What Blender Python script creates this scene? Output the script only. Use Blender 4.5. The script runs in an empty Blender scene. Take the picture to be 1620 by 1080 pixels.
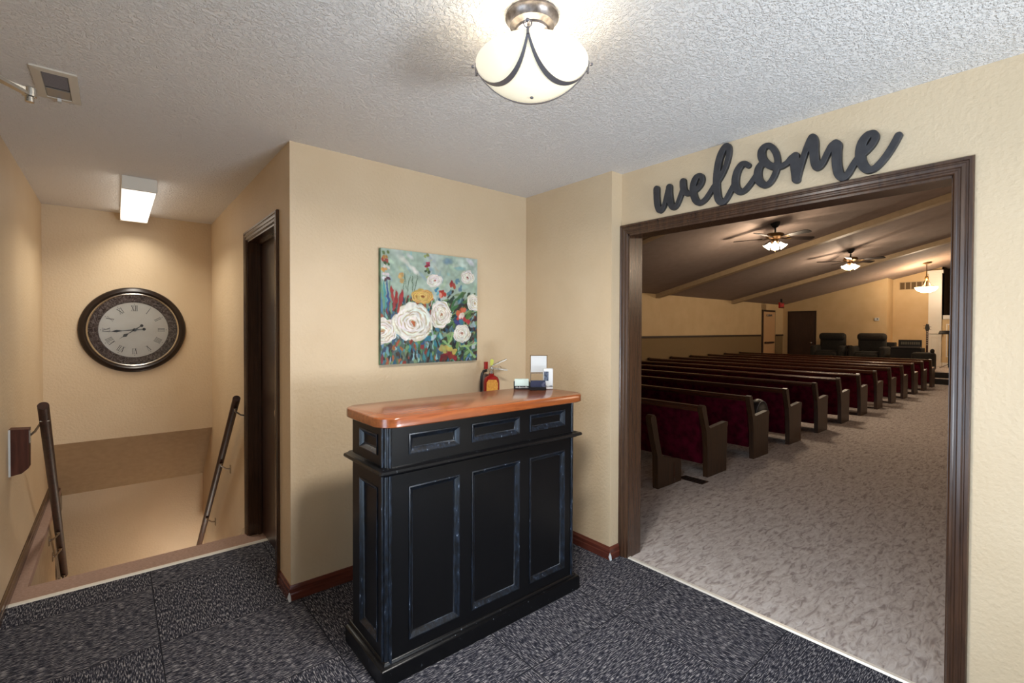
import bpy, bmesh, math, random
from mathutils import Vector, Matrix
import numpy as np
random.seed(7)
R = math.radians
sc = bpy.context.scene
col = sc.collection

# ------------------------------------------------------------------ camera, world, light, exposure
cam_d = bpy.data.cameras.new('camera')
cam = bpy.data.objects.new('camera', cam_d); col.objects.link(cam); sc.camera = cam
cam_d.sensor_fit = 'HORIZONTAL'; cam_d.sensor_width = 36.0
cam_d.lens = 746.6 / 1620 * 36.0
cam_d.shift_y = -10.0 / 1620
cam_d.clip_start = 0.02; cam_d.clip_end = 200
YAW, PITCH, ROLL, EYE = 0.6991, 0.0137, -0.0034, 1.4535
cam.matrix_world = (Matrix.Translation((0, 0, EYE)) @ Matrix.Rotation(-YAW, 4, 'Z')
                    @ Matrix.Rotation(math.pi / 2 - PITCH, 4, 'X') @ Matrix.Rotation(-ROLL, 4, 'Z'))

w = bpy.data.worlds.new('world'); sc.world = w; w.use_nodes = True
bg = w.node_tree.nodes['Background']
bg.inputs[0].default_value = (0.75, 0.87, 1.0, 1); bg.inputs[1].default_value = 1.0

sc.view_settings.view_transform = 'Standard'; sc.view_settings.look = 'None'
sc.view_settings.gamma = 1.0; sc.view_settings.use_curve_mapping = False
sc.view_settings.exposure = 0.28
sc.cycles.max_bounces = 8; sc.cycles.diffuse_bounces = 5; sc.cycles.glossy_bounces = 4
sc.cycles.transparent_max_bounces = 8

def area(name, loc, rot, sx, sy, power, color):
    l = bpy.data.lights.new(name, 'AREA'); l.shape = 'RECTANGLE'; l.size = sx; l.size_y = sy
    l.energy = power; l.color = color
    o = bpy.data.objects.new(name, l); o.location = loc; o.rotation_euler = rot; col.objects.link(o); return o
def point(name, loc, power, color, r=0.04):
    l = bpy.data.lights.new(name, 'POINT'); l.energy = power; l.color = color; l.shadow_soft_size = r
    o = bpy.data.objects.new(name, l); o.location = loc; col.objects.link(o); return o
COOL = (0.60, 0.79, 1.0); WARM = (1.0, 0.80, 0.58); NEUT = (1.0, 0.96, 0.91); TUBE = (1.0, 0.95, 0.84)
area('daylight_entry_door', (-0.66, 1.10, 1.05), (0, R(-90), 0), 1.9, 0.8, 26, COOL)      # shines +X through the glass entry door
area('added_side_window_light', (-0.66, -0.72, 1.35), (0, R(-90), 0), 1.9, 2.0, 38, COOL)  # light for an added side window, out of view
area('added_front_window_light', (1.68, -2.25, 1.45), (R(90), 0, 0), 1.25, 1.9, 28, COOL)   # shines +Y through the added street windows
area('added_upward_fill_side', (-0.75, -0.72, 0.55), (0, R(-125), 0), 0.8, 1.9, 22, (0.80, 0.90, 1.0))   # added fill light aimed upward to brighten the ceiling
area('added_upward_fill_front', (1.68, -2.35, 0.60), (R(114), 0, R(18)), 1.2, 0.8, 46, (0.86, 0.93, 1.0)).data.spread = R(105)  # added upward fill reaching the farther ceiling
LAMP_FOYER, LAMP_TUBE, LAMP_FAN, LAMP_PEND = 28, 7.6, 76, 44

# ------------------------------------------------------------------ materials
def srgb(r, g, b):
    f = lambda c: (c / 255 / 12.92) if c / 255 <= 0.04045 else ((c / 255 + 0.055) / 1.055) ** 2.4
    return (f(r), f(g), f(b), 1)
def mat(name, rgb, rough=0.6, metal=0.0, spec=0.5, coat=0.0):
    m = bpy.data.materials.new(name); m.use_nodes = True
    p = m.node_tree.nodes['Principled BSDF']
    p.inputs['Base Color'].default_value = srgb(*rgb); p.inputs['Roughness'].default_value = rough
    p.inputs['Metallic'].default_value = metal; p.inputs['Specular IOR Level'].default_value = spec
    p.inputs['Coat Weight'].default_value = coat
    return m
def nodes(m): return m.node_tree.nodes, m.node_tree.links, m.node_tree.nodes['Principled BSDF']
def coords(m, scale=(1, 1, 1), rot=(0, 0, 0)):
    n, l, p = nodes(m)
    tc = n.new('ShaderNodeNewGeometry'); mp = n.new('ShaderNodeMapping')
    mp.inputs['Scale'].default_value = scale; mp.inputs['Rotation'].default_value = rot
    l.new(tc.outputs['Position'], mp.inputs[0]); return mp
def ramp(m, src, stops):
    n, l, p = nodes(m); r = n.new('ShaderNodeValToRGB')
    e = r.color_ramp.elements
    while len(e) < len(stops): e.new(0.5)
    for i, (t, c) in enumerate(stops): e[i].position = t; e[i].color = srgb(*c)
    l.new(src, r.inputs[0]); return r
def noise(m, mp, scale, detail=3, rough=0.5, dist=0):
    n, l, p = nodes(m); t = n.new('ShaderNodeTexNoise'); t.inputs['Scale'].default_value = scale
    t.inputs['Detail'].default_value = detail; t.inputs['Roughness'].default_value = rough
    t.inputs['Distortion'].default_value = dist; l.new(mp.outputs[0], t.inputs[0]); return t
def bump(m, src, strength, dist=0.005):
    n, l, p = nodes(m); b = n.new('ShaderNodeBump'); b.inputs['Strength'].default_value = strength
    b.inputs['Distance'].default_value = dist; l.new(src, b.inputs['Height']); l.new(b.outputs[0], p.inputs['Normal']); return b
def noisy(name, a, b, scale, rough=0.6, bscale=None, bstr=0.3, bdist=0.003, sc3=(1, 1, 1), **k):
    m = mat(name, a, rough, **k); n, l, p = nodes(m); mp = coords(m, sc3)
    t = noise(m, mp, scale, 4); r = ramp(m, t.outputs[0], [(0.35, a), (0.65, b)]); l.new(r.outputs[0], p.inputs['Base Color'])
    if bscale: t2 = noise(m, mp, bscale, 3); bump(m, t2.outputs[0], bstr, bdist)
    return m
def glow(name, rgb, strength, base=None):
    m = mat(name, base or rgb, 0.35); n, l, p = nodes(m)
    p.inputs['Emission Color'].default_value = srgb(*rgb); p.inputs['Emission Strength'].default_value = strength; return m

M = {}
M['wall'] = noisy('tan_wall_paint', (210, 186, 152), (214, 191, 158), 3, 0.5, 60, 0.7, 0.004)
M['wall_hall'] = noisy('hall_wall_paint', (204, 176, 132), (210, 183, 140), 3, 0.7, 50, 0.3, 0.003)
M['wainscot'] = noisy('wainscot_covering', (136, 112, 76), (124, 102, 68), 90, 0.85, 120, 0.4, 0.003)
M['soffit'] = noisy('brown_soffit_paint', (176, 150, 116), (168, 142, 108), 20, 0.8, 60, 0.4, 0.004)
# ceiling: knock-down texture
m = mat('white_textured_ceiling', (238, 234, 230), 0.75); n, l, p = nodes(m); mp = coords(m)
t = noise(m, mp, 92, 3, 0.6); r = ramp(m, t.outputs[0], [(0.45, (0, 0, 0)), (0.62, (255, 255, 255))]); bump(m, r.outputs[0], 0.8, 0.006)
M['ceiling'] = m
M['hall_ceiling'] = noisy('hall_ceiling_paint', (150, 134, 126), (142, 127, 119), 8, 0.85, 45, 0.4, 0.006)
M['white'] = mat('white_paint', (226, 220, 208), 0.4)
M['beam'] = noisy('tan_beam_paint', (178, 154, 122), (168, 146, 114), 12, 0.6)

def wood(name, dark, light, axis='z', rough=0.26, spec=0.5, coat=0.3, g=14):
    s = {'z': (g, g, 0.9), 'x': (0.9, g, g), 'y': (g, 0.9, g)}[axis]
    m = mat(name, dark, rough, spec=spec, coat=coat); n, l, p = nodes(m); mp = coords(m, s)
    p.inputs['Coat Roughness'].default_value = 0.22
    t = noise(m, mp, 4, 6, 0.65, 0.6); r = ramp(m, t.outputs[0], [(0.3, dark), (0.72, light)])
    l.new(r.outputs[0], p.inputs['Base Color']); bump(m, t.outputs[0], 0.15, 0.002); return m
M['trim'] = wood('dark_stained_trim', (50, 33, 24), (86, 59, 41), 'z')
M['trim_x'] = wood('dark_stained_trim_long', (50, 33, 24), (86, 59, 41), 'y')
M['trim_h'] = wood('dark_stained_trim_across', (50, 33, 24), (86, 59, 41), 'x')
M['base'] = wood('red_brown_baseboard', (84, 40, 30), (112, 58, 44), 'x', g=10)
M['base_y'] = wood('red_brown_baseboard_long', (84, 40, 30), (112, 58, 44), 'y', g=10)
M['door'] = wood('dark_brown_door', (42, 26, 20), (66, 42, 32), 'z', rough=0.35)
M['counter'] = wood('honey_brown_countertop', (112, 56, 28), (156, 86, 44), 'x', rough=0.2, coat=0.35, g=9)
M['rail'] = wood('handrail_wood', (44, 26, 20), (78, 48, 38), 'z', rough=0.5, coat=0.0, g=10)
M['pew'] = wood('pew_wood', (46, 22, 14), (84, 46, 28), 'y', rough=0.25, coat=0.6)
M['pew_end'] = wood('pew_end_wood', (42, 25, 12), (72, 46, 24), 'z', rough=0.45, coat=0.05)
M['red'] = noisy('pew_red_fabric', (82, 6, 30), (52, 3, 16), 14, 0.95, 140, 0.3, 0.002, spec=0.1)
# podium black paint with worn-through marks; mouldings add a painted bluish daylight sheen
def worn(name, amount, sheen=False):
    m = mat(name, (14, 14, 16), 0.3, spec=0.45 if sheen else 0.3); n, l, p = nodes(m); mp = coords(m, (1, 1, 0.25))
    t = noise(m, mp, 90, 5, 0.7); r = ramp(m, t.outputs[0], [(0.42, (16, 17, 19)), (0.58, (30, 37, 48)), (amount, (40, 50, 66)), (amount + 0.03, (160, 170, 182))] if sheen else [(amount, (13, 13, 15)), (amount + 0.03, (140, 150, 162))])  # blue-grey stops paint reflected daylight into mouldings; pale stop is wear
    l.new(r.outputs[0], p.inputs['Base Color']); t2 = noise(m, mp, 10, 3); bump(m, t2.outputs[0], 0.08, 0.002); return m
M['black'] = worn('black_podium_paint', 0.76); M['black_worn_sheen'] = worn('worn_black_sheen_paint', 0.66, True); M['black_edge'] = worn('black_ledge_paint', 0.67)
M['edge'] = worn('rubbed_edge_paint', 0.5)
# carpet tiles
m = mat('carpet_tiles', (40, 40, 46), 0.95, spec=0.1); n, l, p = nodes(m); g = n.new('ShaderNodeNewGeometry')
sep = n.new('ShaderNodeSeparateXYZ'); l.new(g.outputs['Position'], sep.inputs[0])
def mth(op, a, b=None, c=None):
    q = n.new('ShaderNodeMath'); q.operation = op
    for i, v in enumerate((a, b, c)):
        if v is None: continue
        if isinstance(v, (int, float)): q.inputs[i].default_value = v
        else: l.new(v, q.inputs[i])
    return q.outputs[0]
T = 0.605
ix = mth('DIVIDE', mth('ADD', sep.outputs[0], T * 4 - 0.15), T); iy = mth('DIVIDE', mth('ADD', sep.outputs[1], T * 8 - 0.87), T)
par = mth('MODULO', mth('ADD', mth('FLOOR', ix), mth('FLOOR', iy)), 2)       # 1 -> streaks along X
def streak(sx, sy):
    mp = n.new('ShaderNodeMapping'); mp.inputs['Scale'].default_value = (sx, sy, 1); l.new(g.outputs['Position'], mp.inputs[0])
    t = n.new('ShaderNodeTexNoise'); t.inputs['Scale'].default_value = 1; t.inputs['Detail'].default_value = 2; t.inputs['Roughness'].default_value = 0.6
    l.new(mp.outputs[0], t.inputs[0]); return t.outputs[0]
mixs = n.new('ShaderNodeMix'); mixs.data_type = 'FLOAT'; l.new(par, mixs.inputs[0])
l.new(streak(34, 250), mixs.inputs[2]); l.new(streak(250, 34), mixs.inputs[3])
r = ramp(m, mixs.outputs[0], [(0.42, (33, 34, 42)), (0.53, (66, 66, 76)), (0.66, (164, 160, 160))])
fx = mth('FRACT', ix); fy = mth('FRACT', iy)
seam = mth('MINIMUM', mth('MINIMUM', fx, mth('SUBTRACT', 1, fx)), mth('MINIMUM', fy, mth('SUBTRACT', 1, fy)))
seamk = mth('GREATER_THAN', seam, 0.004)
dk = n.new('ShaderNodeMix'); dk.data_type = 'RGBA'; l.new(seamk, dk.inputs[0]); dk.inputs[6].default_value = srgb(34, 34, 40)
l.new(r.outputs[0], dk.inputs[7])
l.new(dk.outputs[2], p.inputs['Base Color']); bump(m, mixs.outputs[0], 0.5, 0.004)
M['tiles'] = m
# hall carpet: cut and loop squiggles
m = mat('hall_carpet', (150, 138, 132), 0.95, spec=0.1); n, l, p = nodes(m); mp = coords(m, (9, 34, 1), (0, 0, R(28))); mp2 = coords(m, (12, 40, 1), (0, 0, R(-35)))
t = noise(m, mp, 1, 2, 0.55, 0.9); t2 = noise(m, mp2, 1, 2, 0.55, 0.9)
ad = n.new('ShaderNodeMath'); ad.operation = 'MINIMUM'; l.new(t.outputs[0], ad.inputs[0]); l.new(t2.outputs[0], ad.inputs[1])
r = ramp(m, ad.outputs[0], [(0.30, (156, 144, 139)), (0.44, (192, 182, 176)), (0.58, (206, 198, 193))])
l.new(r.outputs[0], p.inputs['Base Color']); bump(m, ad.outputs[0], 0.8, 0.012); M['carpet'] = m
M['landing'] = noisy('old_tan_landing_carpet', (182, 152, 136), (158, 130, 114), 60, 0.95, 90, 0.8, 0.006, sc3=(1, 3, 1), spec=0.1)
M['strip'] = mat('metal_transition_strip', (236, 230, 218), 0.4, 0.3)
M['chrome'] = mat('satin_nickel', (190, 184, 174), 0.25, 1.0)
M['pewter'] = noisy('mottled_pewter', (150, 142, 138), (112, 104, 100), 60, 0.35, metal=0.8)
M['strap'] = mat('grey_strap_metal', (132, 128, 132), 0.4, 0.6)
M['letters'] = noisy('matte_black_letters', (46, 44, 46), (58, 56, 58), 25, 0.55, 60, 0.2, 0.002)
M['plastic_w'] = mat('white_plastic', (208, 209, 208), 0.35)
M['blackp'] = mat('black_plastic', (16, 16, 18), 0.3)
M['ventp'] = mat('beige_vent_enamel', (206, 198, 184), 0.45)
M['dark'] = mat('dark_void_paint', (30, 26, 24), 0.8)
M['redpaint'] = mat('extinguisher_red', (150, 18, 18), 0.25)
M['darkrail'] = mat('chair_rail_wood', (48, 30, 20), 0.4)
M['recl'] = noisy('dark_recliner_fabric', (44, 40, 34), (34, 32, 28), 30, 0.9, 80, 0.3, 0.003)
M['glass'] = mat('window_glass', (235, 240, 240), 0.05); n, l, p = nodes(M['glass'])
tr = n.new('ShaderNodeBsdfTransparent'); gl = n.new('ShaderNodeBsdfGlossy'); gl.inputs['Roughness'].default_value = 0.03
mx = n.new('ShaderNodeMixShader'); fr = n.new('ShaderNodeFresnel'); fr.inputs[0].default_value = 1.45
l.new(fr.outputs[0], mx.inputs[0]); l.new(tr.outputs[0], mx.inputs[1]); l.new(gl.outputs[0], mx.inputs[2])
l.new(mx.outputs[0], n['Material Output'].inputs[0])

# ------------------------------------------------------------------ mesh helpers
def box(bm, x0, x1, y0, y1, z0, z1, bev=0.0):
    b = bmesh.new(); bmesh.ops.create_cube(b, size=1)
    for v in b.verts: v.co = Vector(((x0 + x1) / 2 + v.co.x * (x1 - x0), (y0 + y1) / 2 + v.co.y * (y1 - y0), (z0 + z1) / 2 + v.co.z * (z1 - z0)))
    if bev > 0: bmesh.ops.bevel(b, geom=b.edges[:], offset=bev, segments=3, affect='EDGES', profile=0.5)
    merge(bm, b); return bm
def merge(bm, b, mtx=None):
    me = bpy.data.meshes.new('tmp'); b.to_mesh(me); b.free()
    if mtx is not None: me.transform(mtx)
    bm.from_mesh(me); bpy.data.meshes.remove(me)
def prism(bm, pts, f0, f1):
    """pts: 2-D outline; f0/f1 map a 2-D point to the two caps"""
    a = [bm.verts.new(f0(*q)) for q in pts]; b = [bm.verts.new(f1(*q)) for q in pts]
    fs = [bm.faces.new(a), bm.faces.new(b[::-1])]
    for i in range(len(pts)):
        j = (i + 1) % len(pts); fs.append(bm.faces.new((a[i], b[i], b[j], a[j])))
    bmesh.ops.recalc_face_normals(bm, faces=fs); return bm
def lathe(bm, prof, c=(0, 0, 0), n=32, mtx=None):
    b = bmesh.new(); rings = []
    for (r, z) in prof:
        if r < 1e-6: rings.append([b.verts.new((0, 0, z))])
        else: rings.append([b.verts.new((r * math.cos(2 * math.pi * i / n), r * math.sin(2 * math.pi * i / n), z)) for i in range(n)])
    for A, B in zip(rings, rings[1:]):
        for i in range(n):
            j = (i + 1) % n
            if len(A) == 1 and len(B) == 1: continue
            if len(A) == 1: b.faces.new((A[0], B[i], B[j]))
            elif len(B) == 1: b.faces.new((A[i], A[j], B[0]))
            else: b.faces.new((A[i], A[j], B[j], B[i]))
    bmesh.ops.recalc_face_normals(b, faces=b.faces[:])
    mm = Matrix.Translation(c) @ (mtx or Matrix.Identity(4)); merge(bm, b, mm); return bm
def tube(bm, pts, r, n=10, cap=True, flat=None):
    pts = [Vector(q) for q in pts]; rs = r if isinstance(r, (list, tuple)) else [r] * len(pts)
    rings = []; up = None
    for i, q in enumerate(pts):
        t = (pts[min(i + 1, len(pts) - 1)] - pts[max(i - 1, 0)]).normalized()
        if up is None: up = Vector((0, 0, 1)) if abs(t.z) < 0.9 else Vector((1, 0, 0))
        s = t.cross(up).normalized(); u = s.cross(t).normalized(); up = u
        fu = flat if flat else 1
        rings.append([bm.verts.new(q + s * rs[i] * math.cos(2 * math.pi * k / n) + u * rs[i] * fu * math.sin(2 * math.pi * k / n)) for k in range(n)])
    fs = []
    for A, B in zip(rings, rings[1:]):
        for k in range(n): fs.append(bm.faces.new((A[k], A[(k + 1) % n], B[(k + 1) % n], B[k])))
    if cap: fs.append(bm.faces.new(rings[0][::-1])); fs.append(bm.faces.new(rings[-1]))
    bmesh.ops.recalc_face_normals(bm, faces=fs); return bm
def sweep_frame(bm, f, a0, a1, b0, b1, prof, closed=True, open_bottom=False):
    """mitred rectangular moulding. prof: list of (inset, height). f(a,b,h) -> world. open_bottom leaves the sill side out"""
    fs = []; rings = []
    for (s, h) in prof:
        bb0 = b0 if open_bottom else b0 + s
        c = [(a0 + s, bb0), (a0 + s, b1 - s), (a1 - s, b1 - s), (a1 - s, bb0)]
        rings.append([bm.verts.new(f(a, b, h)) for a, b in c])
    for A, B in zip(rings, rings[1:]):
        for i in range(3 if open_bottom else 4):
            j = (i + 1) % 4; fs.append(bm.faces.new((A[i], A[j], B[j], B[i])))
    bmesh.ops.recalc_face_normals(bm, faces=fs); return bm
def blob(bm, c, r, sub=2):
    b = bmesh.new(); bmesh.ops.create_icosphere(b, subdivisions=sub, radius=1)
    merge(bm, b, Matrix.Translation(c) @ Matrix.Diagonal((r[0], r[1], r[2], 1)) if isinstance(r, (tuple, list)) else Matrix.Translation(c) @ Matrix.Scale(r, 4)); return bm
def ob(name, bm, m, parent=None, smooth=None, loc=None):
    me = bpy.data.meshes.new(name)
    if smooth:
        for f in bm.faces: f.smooth = True
    bm.to_mesh(me); bm.free()
    for x in (m if isinstance(m, (list, tuple)) else [m]): me.materials.append(x)
    if smooth: me.set_sharp_from_angle(angle=R(smooth))
    o = bpy.data.objects.new(name, me); col.objects.link(o)
    if parent is not None: o.parent = parent
    if loc: o.location = loc
    return o
def B(*a, **k): return box(bmesh.new(), *a, **k)
def struct(name, bm, m, parent=None, smooth=None):
    o = ob(name, bm, m, parent, smooth)
    if parent is None: o['kind'] = 'structure'
    return o
def thing(name, label, cat, loc=(0, 0, 0), rz=0.0, group=None):
    o = bpy.data.objects.new(name, None); o.empty_display_size = 0.1; col.objects.link(o)
    o.location = loc; o.rotation_euler = (0, 0, rz); o['label'] = label; o['category'] = cat
    if group: o['group'] = group
    return o
def tag(o, label, cat, group=None, kind=None):
    o['label'] = label; o['category'] = cat
    if group: o['group'] = group
    if kind: o['kind'] = kind
    return o
def lab(o, s): o['label'] = s; return o
def dup(root, loc, rz, label, group=None):
    r = root.copy(); col.objects.link(r); r.location = loc; r.rotation_euler = (0, 0, rz); r['label'] = label
    if group: r['group'] = group
    for ch in list(root.children):
        c = ch.copy(); col.objects.link(c); c.parent = r
        for g2 in list(ch.children):
            d = g2.copy(); col.objects.link(d); d.parent = c
    return r

# ------------------------------------------------------------------ dimensions
H = 2.44
XL, XC, YP, XW, YJ, XO, YB = -0.447, 0.709, 2.67, 2.380, 1.866, 2.482, 5.314
OY0, OY1, OZ = 0.297, 1.812, 2.052            # opening into the hall
JX = 2.605                                    # hall side of that wall
DY0, DY1, DZ = 2.94, 3.70, 2.058              # door in the passage
YS = 3.535; YE = 3.775                        # landing strip, stair edge
FB = -2.0                                     # street wall behind the camera
HY, SL, HX = 7.1, 0.2472, 19.4                # hall side wall, ceiling slope, hall far wall
HX2 = 20.2
hz = lambda y: 2.406 + SL * (7.0 - max(y, -0.0)) if y >= 0 else 2.406 + SL * 7.0 + SL * y * 0.999
# ------------------------------------------------------------------ floors
struct('floor', B(XL - 0.1, XO + 0.005, FB - 0.1, YS, -0.12, 0.0), M['tiles'])
bm = B(XL - 0.1, XC + 0.2, YS + 0.02, YE - 0.03, -0.12, 0.0)
tube(bm, [(XL, YE - 0.03, -0.022), (XC, YE - 0.03, -0.022)], 0.022, 12)
o = struct('floor', bm, M['landing'], smooth=40); o.name = 'floor_landing'
bm = B(XL, -0.385, YE - 0.03, YB + 0.6, -0.05, 0.0)
struct('floor_ledge', bm, M['landing'])
struct('floor_hall', B(XO + 0.005, 24, -7.5, HY, -0.12, 0.0), M['carpet'])
bm = bmesh.new(); prism(bm, [(XO - 0.004, 0), (XO + 0.03, 0), (XO + 0.022, 0.007), (XO + 0.004, 0.007)], lambda a, b: (a, OY0, b), lambda a, b: (a, OY1, b))
struct('trim_1', bm, M['strip'])
bm = bmesh.new(); prism(bm, [(YS - 0.008, 0), (YS + 0.03, 0), (YS + 0.02, 0.007), (YS, 0.007)], lambda a, b: (XL + 0.012, a, b), lambda a, b: (XC + 0.1, a, b))
struct('trim_2', bm, M['strip'])
# stairs going down
bm = bmesh.new(); z = 0.0; y = YE
for i in range(10):
    z -= 0.195; box(bm, -0.385, XC, y - 0.02, y + 0.225, z - 0.25, z); y += 0.222
box(bm, -1.4, XC, y - 0.02, YB + 1.5, z - 0.3, z)
struct('floor_stairs', bm, M['landing'])
ZL = z
# ------------------------------------------------------------------ walls of the foyer
bm = B(XL - 0.12, XL, 1.58, YB + 0.75, -0.05, H + 0.05)
box(bm, XL - 0.12, XL, FB, -1.75, 0, H + 0.05); box(bm, XL - 0.12, XL, 0.32, 0.62, 0, H + 0.05); box(bm, XL - 0.12, XL, -1.75, 0.32, 0, 0.35); box(bm, XL - 0.12, XL, -1.75, 0.32, 2.35, H + 0.05); box(bm, XL - 0.12, XL, 0.62, 1.58, 2.10, H + 0.05)
struct('wall_left', bm, M['wall'])
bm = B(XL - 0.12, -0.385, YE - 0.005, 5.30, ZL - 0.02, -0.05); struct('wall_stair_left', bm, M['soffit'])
bm = B(XC, XC + 0.11, DY1 + 0.0, 7.0, ZL - 0.02, H + 0.05)                     # passage right wall, beyond the door and down the stair
box(bm, XC, XC + 0.11, YP + 0.11, DY0, 0, H + 0.05); box(bm, XC, XC + 0.11, DY0, DY1, DZ, H + 0.05)
struct('wall_passage', bm, M['wall'])
struct('wall_painting_side', B(XC, JX, YP, YP + 0.11, 0, H + 0.05), M['wall'])
struct('wall_corner', B(XW, JX, YJ, YP, 0, H + 0.05), M['wall'])
bm = B(XO, JX, FB, OY0 + 0.0, 0, H + 0.05); box(bm, XO, JX, OY1, YJ, 0, H + 0.05); box(bm, XO, JX, OY0, OY1, OZ, H + 0.05)
struct('wall_right', bm, M['wall'])
# clock wall, sloping soffit, lower wall
bm = B(XL, XC, YB, YB + 0.12, 0.497, H + 0.05); struct('wall_clock_side', bm, M['wall'])
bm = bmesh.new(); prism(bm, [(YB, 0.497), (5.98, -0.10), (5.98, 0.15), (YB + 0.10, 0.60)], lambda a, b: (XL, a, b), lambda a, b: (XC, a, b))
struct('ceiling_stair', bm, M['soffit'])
struct('wall_stair_end', B(-1.4, XC, 5.98, 6.1, ZL, 0.2), M['wall'])
bm = B(-0.45, -0.385, 5.30, 5.42, ZL, -0.05); box(bm, -0.45, -0.385, 5.42, 5.98, -0.22, -0.05)
struct('trim_3', bm, M['trim'])
struct('door_3', B(-0.44, -0.40, 5.42, 5.98, ZL + 0.005, -0.22), M['door'])
# street wall behind the camera; its unseen windows are added to admit light
bm = bmesh.new(); box(bm, XL - 0.12, JX, FB - 0.1, FB, 0, 0.45); box(bm, XL - 0.12, JX, FB - 0.1, FB, 2.4, H + 0.05)
box(bm, XL - 0.12, 1.05, FB - 0.1, FB, 0.45, 2.4); box(bm, 2.31, JX, FB - 0.1, FB, 0.45, 2.4)
struct('wall_front', bm, M['wall'])
bm = bmesh.new()
for x in (1.05, 1.65, 2.25): box(bm, x, x + 0.06, FB - 0.08, FB - 0.02, 0.45, 2.4)
box(bm, 1.11, 2.25, FB - 0.078, FB - 0.022, 0.45, 0.51); box(bm, 1.11, 2.25, FB - 0.078, FB - 0.022, 2.34, 2.4)
wf = struct('added_window_1', bm, M['white']); ob('pane', B(1.10, 2.26, FB - 0.055, FB - 0.05, 0.5, 2.35), M['glass'], wf)
bm = bmesh.new()  # added side window, out of view, put in to admit light
for y in (-1.75, -0.745, 0.26): box(bm, XL - 0.09, XL - 0.03, y, y + 0.06, 0.35, 2.35)
box(bm, XL - 0.088, XL - 0.032, -1.69, 0.26, 0.35, 0.41); box(bm, XL - 0.088, XL - 0.032, -1.69, 0.26, 2.29, 2.35)
wf = struct('added_window_2', bm, M['white']); ob('pane', B(XL - 0.065, XL - 0.058, -1.70, 0.27, 0.4, 2.3), M['glass'], wf)
# glass entry door in the left wall (outside the frame), its closer reaches into view
bm = bmesh.new(); sweep_frame(bm, lambda a, b, h: (XL - 0.06 + h, a, b), 0.66, 1.54, 0.01, 2.06, [(0, -0.02), (0, 0.02), (0.1, 0.02), (0.1, -0.02), (0, -0.02)])
dd = struct('door_1', bm, M['white']); ob('pane', B(XL - 0.065, XL - 0.058, 0.75, 1.45, 0.1, 1.97), M['glass'], dd)
bm = bmesh.new(); sweep_frame(bm, lambda a, b, h: (XL + h, a, b), 0.55, 1.65, 0.0, 2.17, [(0.0, 0), (0.0, 0.018), (0.07, 0.018), (0.07, -0.12), (0.0, -0.12)], open_bottom=True)
struct('trim_4', bm, M['trim'])
cl = thing('door_closer', 'silver door closer arm reaching in from the left edge below the ceiling', 'door closer', (XL, 1.3, 2.0))
ob('body', B(-0.02, 0.05, -0.12, 0.14, -0.03, 0.04, bev=0.008), M['chrome'], cl)
el = Vector((-0.165 - XL, 1.735 - 1.3, 0.05))
bm = bmesh.new()
def bar(bm, a, b, w0, w1, t):
    a = Vector(a); b = Vector(b); d = (b - a).normalized(); s = d.cross(Vector((0, 0, 1))).normalized()
    pts = [a + s * w0, b + s * w1, b - s * w1, a - s * w0]
    prism(bm, [(i, 0) for i in range(4)], lambda i, _: pts[i] - Vector((0, 0, t)), lambda i, _: pts[i] + Vector((0, 0, t)))
bar(bm, (0.0, 0.02, 0.05), el, 0.016, 0.007, 0.004); ob('main_arm', bm, M['chrome'], cl)
bm = bmesh.new(); bar(bm, (0.0, 0.26, 0.062), el + Vector((0, 0, 0.010)), 0.014, 0.008, 0.004); ob('forearm', bm, M['chrome'], cl)
bm = bmesh.new(); lathe(bm, [(0, -0.018), (0.009, -0.018), (0.009, -0.006), (0.014, -0.004), (0.014, 0.016), (0.009, 0.02), (0, 0.02)], el, 16); ob('elbow_pin', bm, M['chrome'], cl, smooth=40)
# ceiling of the foyer
bm = B(XL - 0.12, JX, FB - 0.1, YB + 0.12, H, H + 0.12); struct('ceiling', bm, M['ceiling'])
# ------------------------------------------------------------------ door casings and base boards
CAS = [(0, 0), (0, 0.012), (0.004, 0.018), (0.014, 0.018), (0.017, 0.013), (0.021, 0.013), (0.026, 0.016), (0.036, 0.015), (0.040, 0.010), (0.046, 0.010), (0.05, 0.013), (0.056, 0.013), (0.062, 0.006), (0.062, 0.0)]
bm = bmesh.new(); sweep_frame(bm, lambda a, b, h: (XO - h, a, b), OY0 - 0.052, OY1 + 0.062, 0, OZ + 0.06, CAS, open_bottom=True)
struct('trim_5', bm, M['trim'])
bm = bmesh.new(); e = 0.012
box(bm, XO - 0.006, JX + 0.006, OY1 - e, OY1 + 0.002, 0, OZ); box(bm, XO - 0.006, JX + 0.006, OY0 - 0.002, OY0 + e, 0, OZ); box(bm, XO - 0.006, JX + 0.006, OY0, OY1, OZ - e, OZ + 0.002)
struct('trim_6', bm, M['trim'])
bm = bmesh.new(); sweep_frame(bm, lambda a, b, h: (JX + h, a, b), OY0 - 0.06, OY1 + 0.06, 0, OZ + 0.06, CAS, open_bottom=True)
struct('trim_7', bm, M['trim'])
bm = bmesh.new(); sweep_frame(bm, lambda a, b, h: (XC - h, a, b), DY0 - 0.06, DY1 + 0.06, 0.0, DZ + 0.06, CAS, open_bottom=True)
struct('trim_8', bm, M['trim'])
bm = bmesh.new()
box(bm, XC - 0.004, XC + 0.115, DY1 - 0.014, DY1 + 0.001, 0, DZ); box(bm, XC - 0.004, XC + 0.115, DY0 - 0.001, DY0 + 0.014, 0, DZ); box(bm, XC - 0.004, XC + 0.115, DY0, DY1, DZ - 0.014, DZ + 0.001)
box(bm, XC + 0.055, XC + 0.075, DY1 - 0.028, DY1 - 0.012, 0, DZ - 0.012); box(bm, XC + 0.055, XC + 0.075, DY0, DY1, DZ - 0.03, DZ - 0.012)
struct('trim_9', bm, M['trim'])
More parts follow.
